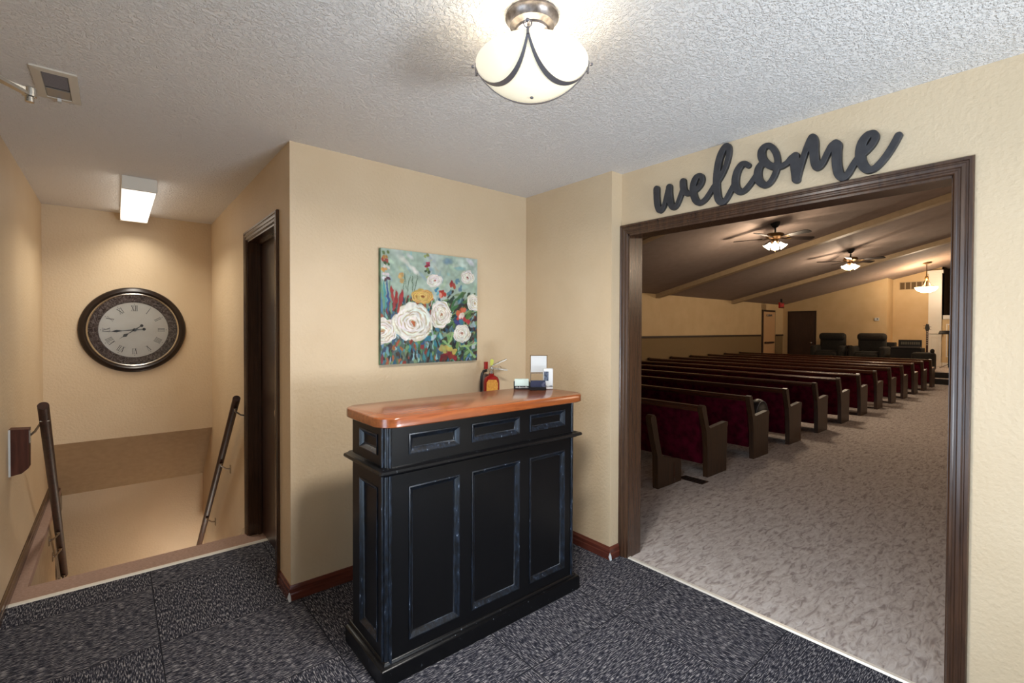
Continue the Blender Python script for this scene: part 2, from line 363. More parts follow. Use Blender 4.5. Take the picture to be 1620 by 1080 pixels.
dr = struct('door_2', B(XC + 0.078, XC + 0.114, DY0 + 0.016, DY1 - 0.016, 0.012, DZ - 0.016), M['door'])
bm = bmesh.new(); lathe(bm, [(0, 0), (0.028, 0), (0.028, 0.006), (0.011, 0.010), (0.011, 0.035), (0.026, 0.045), (0.029, 0.058), (0.02, 0.07), (0, 0.072)], (XC + 0.078, DY0 + 0.08, 0.95), 24, Matrix.Rotation(R(-90), 4, 'Y'))
ob('door_knob', bm, M['chrome'], dr, smooth=40)
BP = [(0, 0), (0.013, 0), (0.013, 0.035), (0.010, 0.042), (0.010, 0.062), (0.006, 0.070), (0.003, 0.078), (0, 0.08)]
def baseboard(name, f, m, s0, s1):
    bm = bmesh.new(); prism(bm, BP, lambda d, z: f(s0(d), d, z), lambda d, z: f(s1(d), d, z)); struct(name, bm, m)
baseboard('baseboard_painting_side', lambda s, d, z: (s, YP - d, z), M['base'], lambda d: XC - d, lambda d: XW - d)
baseboard('baseboard_passage', lambda s, d, z: (XC - d, s, z), M['base_y'], lambda d: YP - d, lambda d: DY0 - 0.06)
baseboard('baseboard_corner', lambda s, d, z: (XW - d, s, z), M['base_y'], lambda d: YJ - d, lambda d: YP - d)
baseboard('baseboard_jog', lambda s, d, z: (s, YJ - d, z), M['base'], lambda d: XW - d, lambda d: XO - 0.018)
baseboard('baseboard_right', lambda s, d, z: (XO - d, s, z), M['base_y'], lambda d: FB, lambda d: OY0 - 0.06)
baseboard('baseboard_left', lambda s, d, z: (XL + d, s, z), M['trim_x'], lambda d: 1.65, lambda d: YB + 0.6)
bm = bmesh.new()                                                                 # white caulked chips on the two outside base corners
for (x, y) in ((XC - 0.014, YP - 0.014), (XW - 0.014, YJ - 0.014)):
    prism(bm, [(0, 0.0), (0.008, 0.004), (0.006, 0.03), (0.0, 0.05), (-0.006, 0.022)], lambda a, b: (x + a, y - a, b), lambda a, b: (x + a + 0.004, y - a + 0.004, b))
struct('trim_10', bm, M['plastic_w'])
# stair skirt boards
bm = bmesh.new(); prism(bm, [(YE - 0.02, 0.05), (YE - 0.02, -0.1), (YE + 2.1, -2.0), (YE + 2.1, -1.82), (YE + 0.08, 0.0)], lambda a, b: (XC - 0.012, a, b), lambda a, b: (XC, a, b))
struct('trim_11', bm, M['trim'])
bm = bmesh.new(); prism(bm, [(YE, -0.06), (YE, -0.2), (5.29, -1.55), (5.29, -1.30), (YE + 0.08, -0.06)], lambda a, b: (-0.385, a, b), lambda a, b: (-0.373, a, b))
struct('trim_12', bm, M['trim'])

# ------------------------------------------------------------------ hall shell
# wall shared with the foyer, gable above
def ceil_h(y): return 2.406 + SL * 7.0 - SL * abs(y)
bm = bmesh.new()
prism(bm, [(YJ, 0), (HY, 0), (HY, ceil_h(HY)), (YJ, ceil_h(YJ))], lambda a, b: (JX - 0.10, a, b), lambda a, b: (JX, a, b))
prism(bm, [(OY0, H + 0.05), (YJ, H + 0.05), (YJ, ceil_h(YJ)), (OY0, ceil_h(OY0))], lambda a, b: (JX - 0.10, a, b), lambda a, b: (JX, a, b))
prism(bm, [(-7.4, 0), (FB - 0.1, 0), (FB - 0.1, H + 0.05), (OY0, H + 0.05), (OY0, ceil_h(OY0)), (0, ceil_h(0)), (-7.4, ceil_h(-7.4))], lambda a, b: (JX - 0.10, a, b), lambda a, b: (JX, a, b))
struct('wall_hall_back', bm, M['wall_hall'])
bm = B(JX - 0.1, HX + 0.1, HY, HY + 0.1, 1.24, 2.5); struct('wall_hall_left', bm, M['wall_hall'])
struct('wall_hall_left_lower', B(JX - 0.1, HX + 0.1, HY, HY + 0.1, 0, 1.24), M['wainscot'])
struct('trim_13', B(JX, 17.42, HY - 0.025, HY, 1.225, 1.275), M['darkrail'])
struct('trim_14', B(18.72, HX, HY - 0.025, HY, 1.225, 1.275), M['darkrail'])
YA = 3.95                                                                        # alcove corner
bm = bmesh.new()
prism(bm, [(YA, 0), (HY, 0), (HY, ceil_h(HY)), (YA, ceil_h(YA))], lambda a, b: (HX, a, b), lambda a, b: (HX + 0.12, a, b))
box(bm, HX + 0.12, HX2 + 0.12, YA, YA + 0.1, 0, ceil_h(YA) + 0.1)
struct('wall_hall_far', bm, M['wall_hall'])
bm = bmesh.new()
prism(bm, [(2.68, 0), (YA, 0), (YA, ceil_h(YA)), (2.68, ceil_h(2.68))], lambda a, b: (HX2, a, b), lambda a, b: (HX2 + 0.12, a, b))
prism(bm, [(-7.4, 0), (2.68, 0), (2.68, 1.80), (-7.4, 1.80)], lambda a, b: (HX2, a, b), lambda a, b: (HX2 + 0.12, a, b))
struct('wall_alcove', bm, M['wall_hall'])
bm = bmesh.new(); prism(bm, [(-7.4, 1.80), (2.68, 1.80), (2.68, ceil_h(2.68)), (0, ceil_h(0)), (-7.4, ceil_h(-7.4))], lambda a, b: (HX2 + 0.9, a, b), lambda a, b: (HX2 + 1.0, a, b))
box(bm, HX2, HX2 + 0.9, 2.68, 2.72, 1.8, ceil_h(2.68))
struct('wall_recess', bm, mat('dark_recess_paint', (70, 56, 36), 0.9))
bm = B(HX2 - 0.03, HX2 + 0.9, -7.4, 2.68, 1.80, 1.93, bev=0.01); struct('trim_15', bm, M['white'])
struct('wall_hall_right', B(JX - 0.1, 24, -7.5, -7.4, 0, 2.6), M['wall_hall'])
bm = bmesh.new()
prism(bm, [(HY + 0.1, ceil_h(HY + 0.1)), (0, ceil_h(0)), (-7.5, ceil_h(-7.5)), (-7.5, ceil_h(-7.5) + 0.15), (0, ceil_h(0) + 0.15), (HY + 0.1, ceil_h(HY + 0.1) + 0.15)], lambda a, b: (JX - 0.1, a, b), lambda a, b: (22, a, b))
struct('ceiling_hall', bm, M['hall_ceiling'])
# tan beams following the slope
for i, x in enumerate((6.71, 11.0, 15.29)):
    bm = bmesh.new(); y0 = 7.0 if i else 7.0
    for (ya, yb) in ((0, HY), (-7.4, 0)):
        prism(bm, [(ya, ceil_h(ya)), (yb, ceil_h(yb)), (yb, ceil_h(yb) - 0.11), (ya, ceil_h(ya) - 0.11)], lambda a, b: (x - 0.09, a, b), lambda a, b: (x + 0.09, a, b))
    struct('trim_%d' % (16 + i), bm, M['beam'])
    if i:                                                                        # slim bright strip of tape light lens on the beam side
        pass
# white column with panel, and wainscot panels under the sill
bm = B(HX2 - 0.12, HX2, 2.70, 3.02, 0.27, ceil_h(3.02) - 0.02); box(bm, HX2 - 0.15, HX2, 2.67, 3.05, 1.34, 1.39); box(bm, HX2 - 0.15, HX2, 2.67, 3.05, ceil_h(3.05) - 0.12, ceil_h(3.05) - 0.02); box(bm, HX2 - 0.14, HX2, 2.68, 3.04, 0.27, 0.42)
sweep_frame(bm, lambda a, b, h: (HX2 - 0.12 - h, a, b), 2.76, 2.96, 0.52, 1.25, [(0, 0), (0, 0.015), (0.03, 0.015), (0.03, 0)])
cm = tag(ob('column', bm, M['white']), 'white panelled column beside the dark recess at the far wall', 'column')
bm = bmesh.new()
for y in (2.1, 1.5, 0.9, 0.3):
    sweep_frame(bm, lambda a, b, h: (HX2 - h, a, b), y, y + 0.5, 0.6, 1.65, [(0, 0), (0, 0.015), (0.03, 0.015), (0.03, 0)])
box(bm, HX2 - 0.03, HX2, -7.4, 2.68, 0.28, 0.42)
struct('trim_20', bm, M['white'])
# platform with one step
bm = B(17.25, HX2, -7.4, 6.0, 0.0, 0.30); bm2 = B(16.90, 17.25, -7.4, 6.0, 0, 0.15)
struct('floor_platform', bm, M['carpet']); struct('floor_step', bm2, M['carpet'])
struct('trim_21', B(16.885, 16.90, -7.4, 6.0, 0.0, 0.145), M['dark']); struct('trim_22', B(17.235, 17.25, -7.4, 6.0, 0.15, 0.295), M['dark'])
# doors of the hall
bm = B(17.50, 18.62, HY - 0.03, HY, 0, 2.16); struct('trim_23', bm, M['darkrail'])
d4 = struct('door_4', B(17.58, 18.54, HY - 0.05, HY - 0.03, 0.0, 2.09), mat('tan_exit_door', (200, 160, 118), 0.5))
ob('push_bar', B(17.62, 18.35, HY - 0.11, HY - 0.05, 0.96, 1.02, bev=0.01), M['darkrail'], d4)
ob('closer', B(17.75, 18.10, HY - 0.12, HY - 0.05, 1.93, 2.0, bev=0.01), M['chrome'], d4)
bm = B(HX - 0.03, HX, 5.98, 6.92, 0, 2.14); struct('trim_24', bm, M['darkrail'])
d5 = struct('door_5', B(HX - 0.05, HX - 0.03, 6.04, 6.86, 0, 2.08), M['door'])
bm = bmesh.new(); lathe(bm, [(0, 0), (0.03, 0), (0.012, 0.01), (0.012, 0.04), (0.03, 0.06), (0, 0.075)], (HX - 0.05, 6.12, 0.98), 16, Matrix.Rotation(R(-90), 4, 'Y')); ob('door_knob', bm, M['chrome'], d5, smooth=40)

# ------------------------------------------------------------------ PODIUM
PX0, PX1, PY0, PY1 = 0.850, 1.945, 1.805, 2.130
pod = thing('podium', 'worn black panelled wooden reception podium with brown countertop', 'podium', (PX0, PY0, 0))
W, Dp = PX1 - PX0, PY1 - PY0
fF = lambda a, b, h: (a, -h, b)                 # front face, local
fS = lambda a, b, h: (-h, a, b)                 # left end
fR = lambda a, b, h: (W + h, a, b)
ob('body', B(0.0, W, 0.0, Dp, 0.06, 1.05), M['black'], pod)
ft = 0.016
def panel_wall(name, f, width, spans, label=None):
    """stiles and rails standing proud of the body, with openings"""
    bm = bmesh.new(); zs = [(0.062, 0.140), (0.79, 0.925), (1.012, 1.05)]
    def slab(a0, a1, b0, b1):
        pts = [(a0, b0), (a1, b0), (a1, b1), (a0, b1)]; prism(bm, pts, lambda a, b: f(a, b, -0.001), lambda a, b: f(a, b, ft))
    for s_ in spans:
        for z0, z1 in zs: slab(s_[0], s_[1], z0, z1)
    xs = [0] + [v for s in spans for v in s] + [width]
    for i in range(0, len(xs), 2): slab(xs[i], xs[i + 1], 0.062, 1.05)
    return ob(name, bm, M['black'], pod)
spans_f = [(0.090, 0.345), (0.412, 0.706), (0.774, 1.035)]
panel_wall('front_frame', fF, W, spans_f)
spans_s = [(0.055, Dp - 0.085)]
panel_wall('end_frame', fS, Dp, spans_s); panel_wall('end_frame', fR, Dp, spans_s)
MP = [(0, 0.016), (0.0, 0.020), (0.005, 0.021), (0.009, 0.017), (0.020, 0.008), (0.022, 0.004), (0.026, 0.003), (0.026, 0.0)]
def mould(f, spans):
    for a0, a1 in spans:
        for nm, z0, z1 in (('lower_panel', 0.140, 0.79), ('upper_panel', 0.925, 1.012)):
            bm = bmesh.new(); prism(bm, [(a0 + 0.02, z0 + 0.02), (a1 - 0.02, z0 + 0.02), (a1 - 0.02, z1 - 0.02), (a0 + 0.02, z1 - 0.02)], lambda a, b: f(a, b, -0.001), lambda a, b: f(a, b, 0.003))
            pn = ob(nm, bm, M['black'], pod)
            bm = bmesh.new(); sweep_frame(bm, f, a0, a1, z0, z1, MP); ob('moulding', bm, M['black_worn_sheen'], pn, smooth=50)
mould(fF, spans_f); mould(fS, spans_s); mould(fR, spans_s)
# rounded corner bead at the two front corners
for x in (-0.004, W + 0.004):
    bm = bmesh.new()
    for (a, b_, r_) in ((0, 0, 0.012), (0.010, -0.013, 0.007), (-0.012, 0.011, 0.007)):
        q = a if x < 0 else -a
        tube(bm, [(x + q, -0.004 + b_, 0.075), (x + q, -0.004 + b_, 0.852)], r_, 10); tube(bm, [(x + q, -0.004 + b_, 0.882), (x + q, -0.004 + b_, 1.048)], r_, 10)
    ob('corner_bead', bm, M['black_worn_sheen'], pod, smooth=50)
def skirt(name, prof, m, sm=40):
    """moulding running round both ends and the front. prof: (overhang, z)"""
    bm = bmesh.new(); paths = []
    for (s, z) in prof: paths.append([bm.verts.new(q) for q in ((-s, Dp + 0.03, z), (-s, -s, z), (W + s, -s, z), (W + s, Dp + 0.03, z))])
    k = len(prof); fs = []
    for i in range(k):
        A, Bq = paths[i], paths[(i + 1) % k]
        for j in range(3): fs.append(bm.faces.new((A[j], A[j + 1], Bq[j + 1], Bq[j])))
    fs.append(bm.faces.new([q[0] for q in paths])); fs.append(bm.faces.new([q[3] for q in paths][::-1]))
    bmesh.ops.recalc_face_normals(bm, faces=fs); return ob(name, bm, m, pod, smooth=sm)
skirt('ledge_moulding', [(0.0, 0.848), (0.022, 0.850), (0.030, 0.858), (0.044, 0.861), (0.048, 0.868), (0.044, 0.877), (0.028, 0.879), (0.022, 0.884), (0.0, 0.886)], M['black_edge'])
skirt('plinth', [(-0.01, 0.0), (0.040, 0.0), (0.040, 0.068), (0.034, 0.074), (0.024, 0.076), (0.022, 0.084), (0.016, 0.089), (-0.01, 0.089)], M['black_edge'])
# countertop with rounded front corners
bm = bmesh.new(); out = []
x0, x1, y0, y1, rr = -0.048, W + 0.085, -0.052, Dp + 0.06, 0.085
for cx, cy, a0 in ((x0 + rr, y0 + rr, 180), (x1 - rr, y0 + rr, 270), (x1 - rr, y1 - rr, 0), (x0 + rr, y1 - rr, 90)):
    for k in range(9):
        a = R(a0 + k * 90 / 8); out.append((cx + rr * math.cos(a), cy + rr * math.sin(a)))
cxm, cym = (x0 + x1) / 2, (y0 + y1) / 2
rings = []
for (ins, z) in ((0.004, 1.049), (0, 1.053), (0, 1.086), (0.003, 1.090), (0.006, 1.0915)):
    rings.append([bm.verts.new((x + (cxm - x) * ins / 0.6, y + (cym - y) * ins / 0.22, z)) for x, y in out])
for A, Bq in zip(rings, rings[1:]):
    for k in range(len(A)): j = (k + 1) % len(A); bm.faces.new((A[k], A[j], Bq[j], Bq[k]))
bm.faces.new(rings[0][::-1]); bm.faces.new(rings[-1]); bmesh.ops.recalc_face_normals(bm, faces=bm.faces[:])
lab(ob('countertop', bm, M['counter'], pod, smooth=40), 'glossy honey brown wooden countertop with rounded corners')

# ------------------------------------------------------------------ things on the podium
ZT = 1.0915
def holder(name, label, x, y, rz, wd, cardmats, hmat):
    t = thing(name, label, 'card holder', (x, y, ZT), rz)
    bm = B(-wd / 2 - 0.004, wd / 2 + 0.004, -0.022, 0.022, 0, 0.006, bev=0.001); box(bm, -wd / 2 - 0.004, wd / 2 + 0.004, -0.022, -0.019, 0.005, 0.020); box(bm, -wd / 2 - 0.004, wd / 2 + 0.004, 0.016, 0.020, 0.005, 0.045)
    ob('tray', bm, hmat, t)
    return t
FA = -YAW
h1 = holder('business_card_holder', 'black card holder with a stack of pale mint business cards', 1.872, 2.135, FA, 0.088, None, M['blackp'])
mc = mat('mint_card', (206, 222, 214), 0.5)
bm = bmesh.new()
for k in range(9): box(bm, -0.042, 0.042, -0.016 + k * 0.0035, -0.0140 + k * 0.0035, 0.007, 0.058 + 0.0002 * k)
ob('card_stack', bm, mc, h1)
bm = bmesh.new()                                                                   # pale pattern on the tray front
random.seed(3)
for k in range(11): q = -0.036 + k * 0.0072; box(bm, q, q + 0.004, -0.0228, -0.0218, 0.006 + random.random() * 0.004, 0.012 + random.random() * 0.006)
ob('tray_pattern', bm, M['plastic_w'], h1)
h2 = holder('business_card_holder', 'black card holder with dark navy cards bearing thin diagonal lines', 1.912, 2.035, FA, 0.088, None, M['blackp'])
mn = mat('navy_card', (38, 42, 66), 0.35)
bm = bmesh.new()
for k in range(9): box(bm, -0.044, 0.044, -0.016 + k * 0.0035, -0.0140 + k * 0.0035, 0.007, 0.056)
cs = ob('card_stack', bm, mn, h2)
bm = bmesh.new()
for k in range(3):
    for s in (-1, 1): tube(bm, [(0.022 + k * 0.006, -0.0165, 0.032), (0.034 + k * 0.006 if k < 2 else 0.043, -0.0165, 0.032 + s * 0.016)], 0.0006, 4)
ob('card_print', bm, mat('card_line_print', (150, 150, 170), 0.5), cs)
# framed card on a wire easel (code left out)
fr_ = thing('framed_card', 'small thin gold frame with a white card on a wire stand', 'frame', (2.008, 2.130, ZT), FA)
bm = bmesh.new(); sweep_frame(bm, lambda a, b, h: (a, -h, b), -0.054, 0.054, 0.088, 0.200, [(0, -0.004), (0, 0.004), (0.005, 0.004), (0.005, -0.004), (0, -0.004)])
ob('frame_border', bm, mat('dull_gold', (150, 120, 84), 0.3, 0.8), fr_)
ob('card', B(-0.050, 0.050, -0.001, 0.002, 0.092, 0.196), M['plastic_w'], fr_)
bm = bmesh.new()
for s in (-1, 1):
    tube(bm, [(s * 0.05, -0.03, 0.003), (s * 0.05, -0.012, 0.02), (s * 0.05, -0.006, 0.09), (s * 0.05, 0.005, 0.15)], 0.0018, 6); tube(bm, [(s * 0.05, -0.012, 0.02), (s * 0.05, 0.05, 0.003)], 0.0018, 6)
tube(bm, [(-0.05, -0.006, 0.087), (0.05, -0.006, 0.087)], 0.0018, 6); tube(bm, [(-0.05, -0.012, 0.02), (0.05, -0.012, 0.02)], 0.0018, 6)
ob('wire_stand', bm, M['chrome'], fr_)
bt = thing('white_dispenser', 'upright white dispenser with a dark picture panel', 'dispenser', (2.000, 2.040, ZT), FA)
ob('body', B(-0.030, 0.030, -0.020, 0.020, 0.012, 0.124, bev=0.008), M['plastic_w'], bt, smooth=40)
ob('base', B(-0.030, 0.030, -0.022, 0.022, 0.0, 0.011, bev=0.004), M['plastic_w'], bt, smooth=40)
lab(ob('picture_panel', B(-0.025, 0.002, -0.0215, -0.0195, 0.050, 0.106), noisy('dark_picture', (20, 24, 34), (110, 120, 140), 60, 0.3), bt), 'dark picture panel')
bm = B(-0.024, -0.008, -0.0225, -0.0195, 0.018, 0.021); box(bm, 0.008, 0.024, -0.0225, -0.0195, 0.018, 0.021); ob('vent_slot', bm, M['blackp'], bt)

# ------------------------------------------------------------------ fire extinguisher on the wall behind
ex = thing('fire_extinguisher', 'red fire extinguisher with yellow tag hanging behind the podium', 'fire extinguisher', (1.985, YP - 0.090, 0.715))
bm = bmesh.new(); lathe(bm, [(0, 0), (0.045, 0.0), (0.056, 0.01), (0.056, 0.362), (0.053, 0.385), (0.043, 0.404), (0.026, 0.415), (0.018, 0.418), (0.018, 0.43), (0, 0.43)], n=32)
ob('cylinder', bm, M['redpaint'], ex, smooth=40)
bm = bmesh.new(); lathe(bm, [(0, 0.428), (0.017, 0.428), (0.017, 0.445), (0.012, 0.45), (0.012, 0.475), (0, 0.475)]); box(bm, -0.045, 0.015, -0.01, 0.01, 0.448, 0.464)
ob('valve', bm, M['chrome'], ex, smooth=40)
bm = bmesh.new(); bar(bm, (0.0, 0, 0.468), (0.115, -0.03, 0.448), 0.013, 0.011, 0.004); ob('carry_handle', bm, M['chrome'], ex)
bm = bmesh.new(); bar(bm, (0.0, 0, 0.482), (0.105, -0.03, 0.525), 0.013, 0.011, 0.004); ob('squeeze_lever', bm, M['chrome'], ex)
bm = bmesh.new(); pts = [(-0.03, 0, 0.455)] + [(-0.052 - 0.035 * math.sin(t_), 0, 0.395 + 0.060 * math.cos(t_)) for t_ in [0.5, 0.9, 1.3, 1.7]] + [(-0.088, 0, 0.3), (-0.075, 0, 0.15), (-0.068, 0, 0.08)]
tube(bm, pts, 0.009, 10); ob('hose', bm, M['blackp'], ex, smooth=60)
bm = bmesh.new(); prism(bm, [(-0.038, 0.27), (0.038, 0.27), (0.040, 0.37), (0.030, 0.392), (-0.024, 0.392), (-0.036, 0.372)], lambda a, b: (a * 0.765 - 0.035, -0.643 * a - 0.052, b), lambda a, b: (a * 0.765 - 0.036, -0.643 * a - 0.0535, b))
lab(ob('inspection_tag', bm, noisy('yellow_tag', (236, 172, 70), (214, 140, 48), 80, 0.6), ex), 'yellow inspection tag')
bm = bmesh.new(); tube(bm, [(0.055 + 0.014 * math.cos(a), -0.02, 0.465 + 0.014 * math.sin(a)) for a in [i * math.pi / 6 for i in range(13)]], 0.0016, 6, cap=False); ob('pull_pin', bm, M['chrome'], ex)
bm = bmesh.new(); box(bm, -0.062, -0.034, -0.006, 0.006, 0.462, 0.512, bev=0.002); ob('wall_hook', bm, M['redpaint'], ex)
bm = bmesh.new(); prism(bm, [(-0.012, 0.485), (0.008, 0.482), (0.018, 0.52), (0.0, 0.53), (-0.014, 0.52)], lambda a, b: (a, -0.004, b), lambda a, b: (a, -0.002, b)); ob('seal', bm, mat('lime_seal', (220, 224, 110), 0.5), ex)
ob('bracket', B(-0.02, 0.02, 0.045, 0.085, 0.1, 0.42), M['strap'], ex)

# ------------------------------------------------------------------ painting on the wall
PN = 340
img = np.zeros((PN, PN, 3)); vv, uu = np.mgrid[0:PN, 0:PN] / (PN - 1.0)             # v down
rs = np.random.RandomState(5)
def smooth_noise(k):
    g_ = rs.rand(k + 2, k + 2); yi = vv * k; xi = uu * k; y0 = yi.astype(int); x0 = xi.astype(int); fy = yi - y0; fx = xi - x0
    return g_[y0, x0] * (1 - fx) * (1 - fy) + g_[y0, x0 + 1] * fx * (1 - fy) + g_[y0 + 1, x0] * (1 - fx) * fy + g_[y0 + 1, x0 + 1] * fx * fy
def put(c, mask): img[:] = img * (1 - mask[..., None]) + np.array(c)[None, None] * mask[..., None]
def P(x, y):
    u = (x - 93) / 760.0; t = 72 + 78 * u; b = 1005 - 22 * u; return u, (y - t) / (b - t)
def dab(x, y, rx, ry, ang, c, soft=0.18, jit=12, raw=False):
    u, v = (x, y) if raw else P(x, y); rx /= 760.0; ry /= 900.0; a = R(ang)
    du = (uu - u) * math.cos(a) + (vv - v) * math.sin(a); dv = -(uu - u) * math.sin(a) + (vv - v) * math.cos(a)
    d = (du / rx) ** 2 + (dv / ry) ** 2
    c = [min(255, max(0, q + rs.randint(-jit, jit + 1))) for q in c]
    put(c, np.clip((1 - d) / soft, 0, 1))
n1, n2, n3 = smooth_noise(6), smooth_noise(14), smooth_noise(40)
top = np.array([168, 192, 172.]); img[:] = top
put((205, 216, 212), np.clip(n1 * 1.8 - 0.8, 0, 1)); put((140, 170, 150), np.clip(n2 * 1.6 - 1.0, 0, 1) * 0.6)
dk_ = np.clip((vv - 0.34 - 0.10 * n1) * 6, 0, 1)
put((52, 74, 70), dk_ * 0.85)
for _ in range(40): dab(rs.rand(), rs.rand() * 0.3, 20 + 45 * rs.rand(), 10 + 14 * rs.rand(), rs.rand() * 180, [(196, 212, 204), (160, 190, 178), (150, 182, 196), (184, 204, 176)][rs.randint(4)], 1.2, raw=True)
for x, y, s in ((260, 170, 60), (330, 240, 55), (720, 190, 80), (790, 180, 50), (300, 130, 40)): dab(x, y, s, s * 0.5, 40, (222, 226, 224), 1.0)
dab(600, 170, 50, 30, 0, (120, 168, 190), 1.0); dab(700, 230, 60, 22, 0, (150, 184, 200), 1.0)
lowc = [(40, 92, 128), (30, 60, 90), (58, 110, 70), (88, 130, 74), (36, 60, 44), (24, 30, 34), (140, 178, 186), (96, 150, 170), (150, 40, 36), (176, 92, 44), (50, 132, 150), (60, 42, 34), (112, 150, 96)]
for _ in range(900):
    v = 0.42 + 0.58 * rs.rand(); dab(rs.rand(), v, 5 + 9 * rs.rand(), 14 + 30 * rs.rand(), rs.randint(-25, 25), lowc[rs.randint(len(lowc))], 0.5, raw=True)
for _ in range(120): dab(0.62 + 0.38 * rs.rand(), 0.35 + 0.6 * rs.rand(), 8 + 8 * rs.rand(), 22 + 40 * rs.rand(), rs.randint(20, 80), [(70, 116, 62), (110, 148, 84), (38, 66, 44), (64, 50, 38), (134, 162, 108)][rs.randint(5)], 0.5, raw=True)
# left: blue and red stems, hollyhocks
for x, c in ((95, (60, 130, 160)), (120, (70, 150, 170)), (140, (40, 90, 140)), (105, (110, 160, 110)), (160, (120, 160, 130))): dab(x, 460, 9, 150, 0, c, 0.5)
for x, y in ((180, 520), (200, 470), (225, 500), (240, 470), (170, 440), (215, 560)): dab(x, y, 12, 60, 5, (176, 34, 30), 0.5)
for y, c in ((100, (110, 130, 70)), (135, (200, 120, 50)), (160, (170, 60, 40)), (185, (60, 90, 50)), (215, (224, 220, 210)), (240, (230, 160, 60)), (280, (234, 220, 214)), (310, (220, 224, 230)), (325, (90, 40, 50))):
    for _ in range(4): dab(125 + rs.randint(-24, 28), y + rs.randint(-9, 9), 14, 12, rs.randint(0, 90), c, 0.5)
for _ in range(8): dab(232 + rs.randint(-10, 10), 320 + rs.randint(-35, 40), 14, 16, 0, (216, 168, 92), 0.5)
for x in (255, 290, 320, 345, 268): dab(x, 350, 3, 90, rs.randint(-12, 12), (84, 112, 80), 0.6, 8)
for y, c in ((125, (150, 170, 90)), (180, (190, 60, 90)), (200, (150, 40, 60)), (230, (110, 130, 60)), (250, (60, 80, 50)), (290, (170, 180, 110))):
    for _ in range(3): dab(430 + rs.randint(-16, 16), y + rs.randint(-8, 8), 14, 12, 0, c, 0.5)
for x, y, c in ((510, 400, (70, 140, 170)), (530, 430, (110, 170, 190)), (550, 420, (176, 40, 34)), (566, 440, (200, 60, 40)), (540, 460, (232, 150, 120)), (630, 360, (186, 50, 44)), (650, 380, (200, 80, 60)), (610, 420, (90, 130, 150)), (680, 340, (100, 140, 160)), (700, 400, (110, 150, 170))):
    for _ in range(4): dab(x + rs.randint(-12, 12), y + rs.randint(-16, 16), 11, 20, rs.randint(-20, 20), c, 0.5)
for x, y, c in ((700, 590, (214, 90, 50)), (690, 640, (210, 60, 50)), (730, 580, (230, 110, 60)), (680, 670, (60, 60, 130)), (720, 670, (60, 120, 150)), (710, 620, (240, 220, 190)), (760, 660, (200, 60, 50)), (595, 930, (150, 30, 34)), (560, 950, (120, 24, 30)), (640, 945, (160, 40, 36)), (660, 900, (214, 180, 80)), (600, 880, (200, 190, 90)), (560, 890, (180, 170, 80)), (820, 700, (150, 180, 180)), (820, 860, (176, 196, 190)), (600, 800, (120, 170, 90)), (480, 800, (170, 200, 206)), (440, 800, (50, 130, 160))):
    for _ in range(5): dab(x + rs.randint(-20, 20), y + rs.randint(-16, 16), 16, 22, rs.randint(-40, 40), c, 0.5)
for x0_, y0_, x1_, y1_ in ((740, 850, 830, 960), (620, 860, 560, 830), (700, 860, 840, 850), (600, 840, 640, 760)):
    for t_ in np.linspace(0, 1, 14): dab(x0_ + (x1_ - x0_) * t_, y0_ + (y1_ - y0_) * t_, 9, 9, 0, (150, 190, 120), 0.5)
def rose(x, y, rad, sq, base, cen):
    for k in range(10):
        a = k * 2 * math.pi / 10 + rs.rand() * 0.4; q_ = 0.66 + 0.1 * rs.rand(); dab(x + rad * q_ * math.cos(a), y + rad * sq * q_ * math.sin(a), rad * 0.30, rad * 0.42, math.degrees(a), [(232, 224, 206), (240, 233, 220), (224, 212, 190)][k % 3] if base is None else base, 0.2, 6)
    dab(x, y, rad * 0.82, rad * sq * 0.82, 0, (236, 227, 210) if base is None else base, 0.3, 4)
    c0 = (206, 184, 148) if base is None else (184, 124, 44); c1 = (250, 245, 236) if base is None else (240, 194, 98)
    for k in range(5):
        a = rs.rand() * 6.3; q_ = 0.35 + 0.45 * rs.rand(); dab(x + rad * q_ * math.cos(a), y + rad * sq * q_ * math.sin(a), rad * 0.30, rad * 0.13, math.degrees(a) + 90, c0, 0.9, 10)
    for k in range(24):
        ring = 0.95 - 0.8 * (k / 24.0) + 0.05 * (rs.rand() - 0.5); a = k * 2.4 + rs.rand() * 0.7; ln = 0.45 + 0.55 * rs.rand()
        for sgn, c_, th_ in ((-0.06, c0, 0.05), (0.03, c1, 0.085)):
            jc = [v + rs.randint(-10, 10) for v in c_]
            for u_ in np.linspace(-1, 1, 11):
                aa = a + u_ * ln; rr_ = (ring + sgn) * (1 - 0.12 * u_ * u_)
                dab(x + rad * rr_ * math.cos(aa), y + rad * sq * rr_ * math.sin(aa), rad * 0.10, rad * th_ * (1.1 - 0.8 * abs(u_)), math.degrees(aa) + 90, jc, 0.9, 3)
    for k in range(7): dab(x + rs.randint(-9, 10) * rad / 90, y + rs.randint(-8, 8) * rad / 90, rad * 0.07, rad * 0.06, rs.randint(180), cen, 0.5, 20)
rose(105, 740, 95, 1.1, None, (200, 150, 90)); rose(490, 320, 62, 0.8, None, (190, 60, 60)); rose(400, 450, 84, 0.68, (222, 170, 74), (150, 80, 30))
rose(770, 300, 60, 0.85, None, (150, 50, 50)); rose(830, 505, 72, 1.0, None, (190, 150, 90)); rose(718, 762, 76, 0.85, None, (170, 80, 60))
rose(545, 605, 88, 1.28, None, (180, 90, 40)); rose(322, 668, 158, 0.98, None, (190, 90, 40))
wa, wb, wc, wd_ = smooth_noise(9), smooth_noise(9), smooth_noise(34), smooth_noise(34)
yy = np.clip(((vv + 0.030 * (wa - 0.5) + 0.016 * (wc - 0.5)) * (PN - 1)).round().astype(int), 0, PN - 1); xx = np.clip(((uu + 0.030 * (wb - 0.5) + 0.016 * (wd_ - 0.5)) * (PN - 1)).round().astype(int), 0, PN - 1)
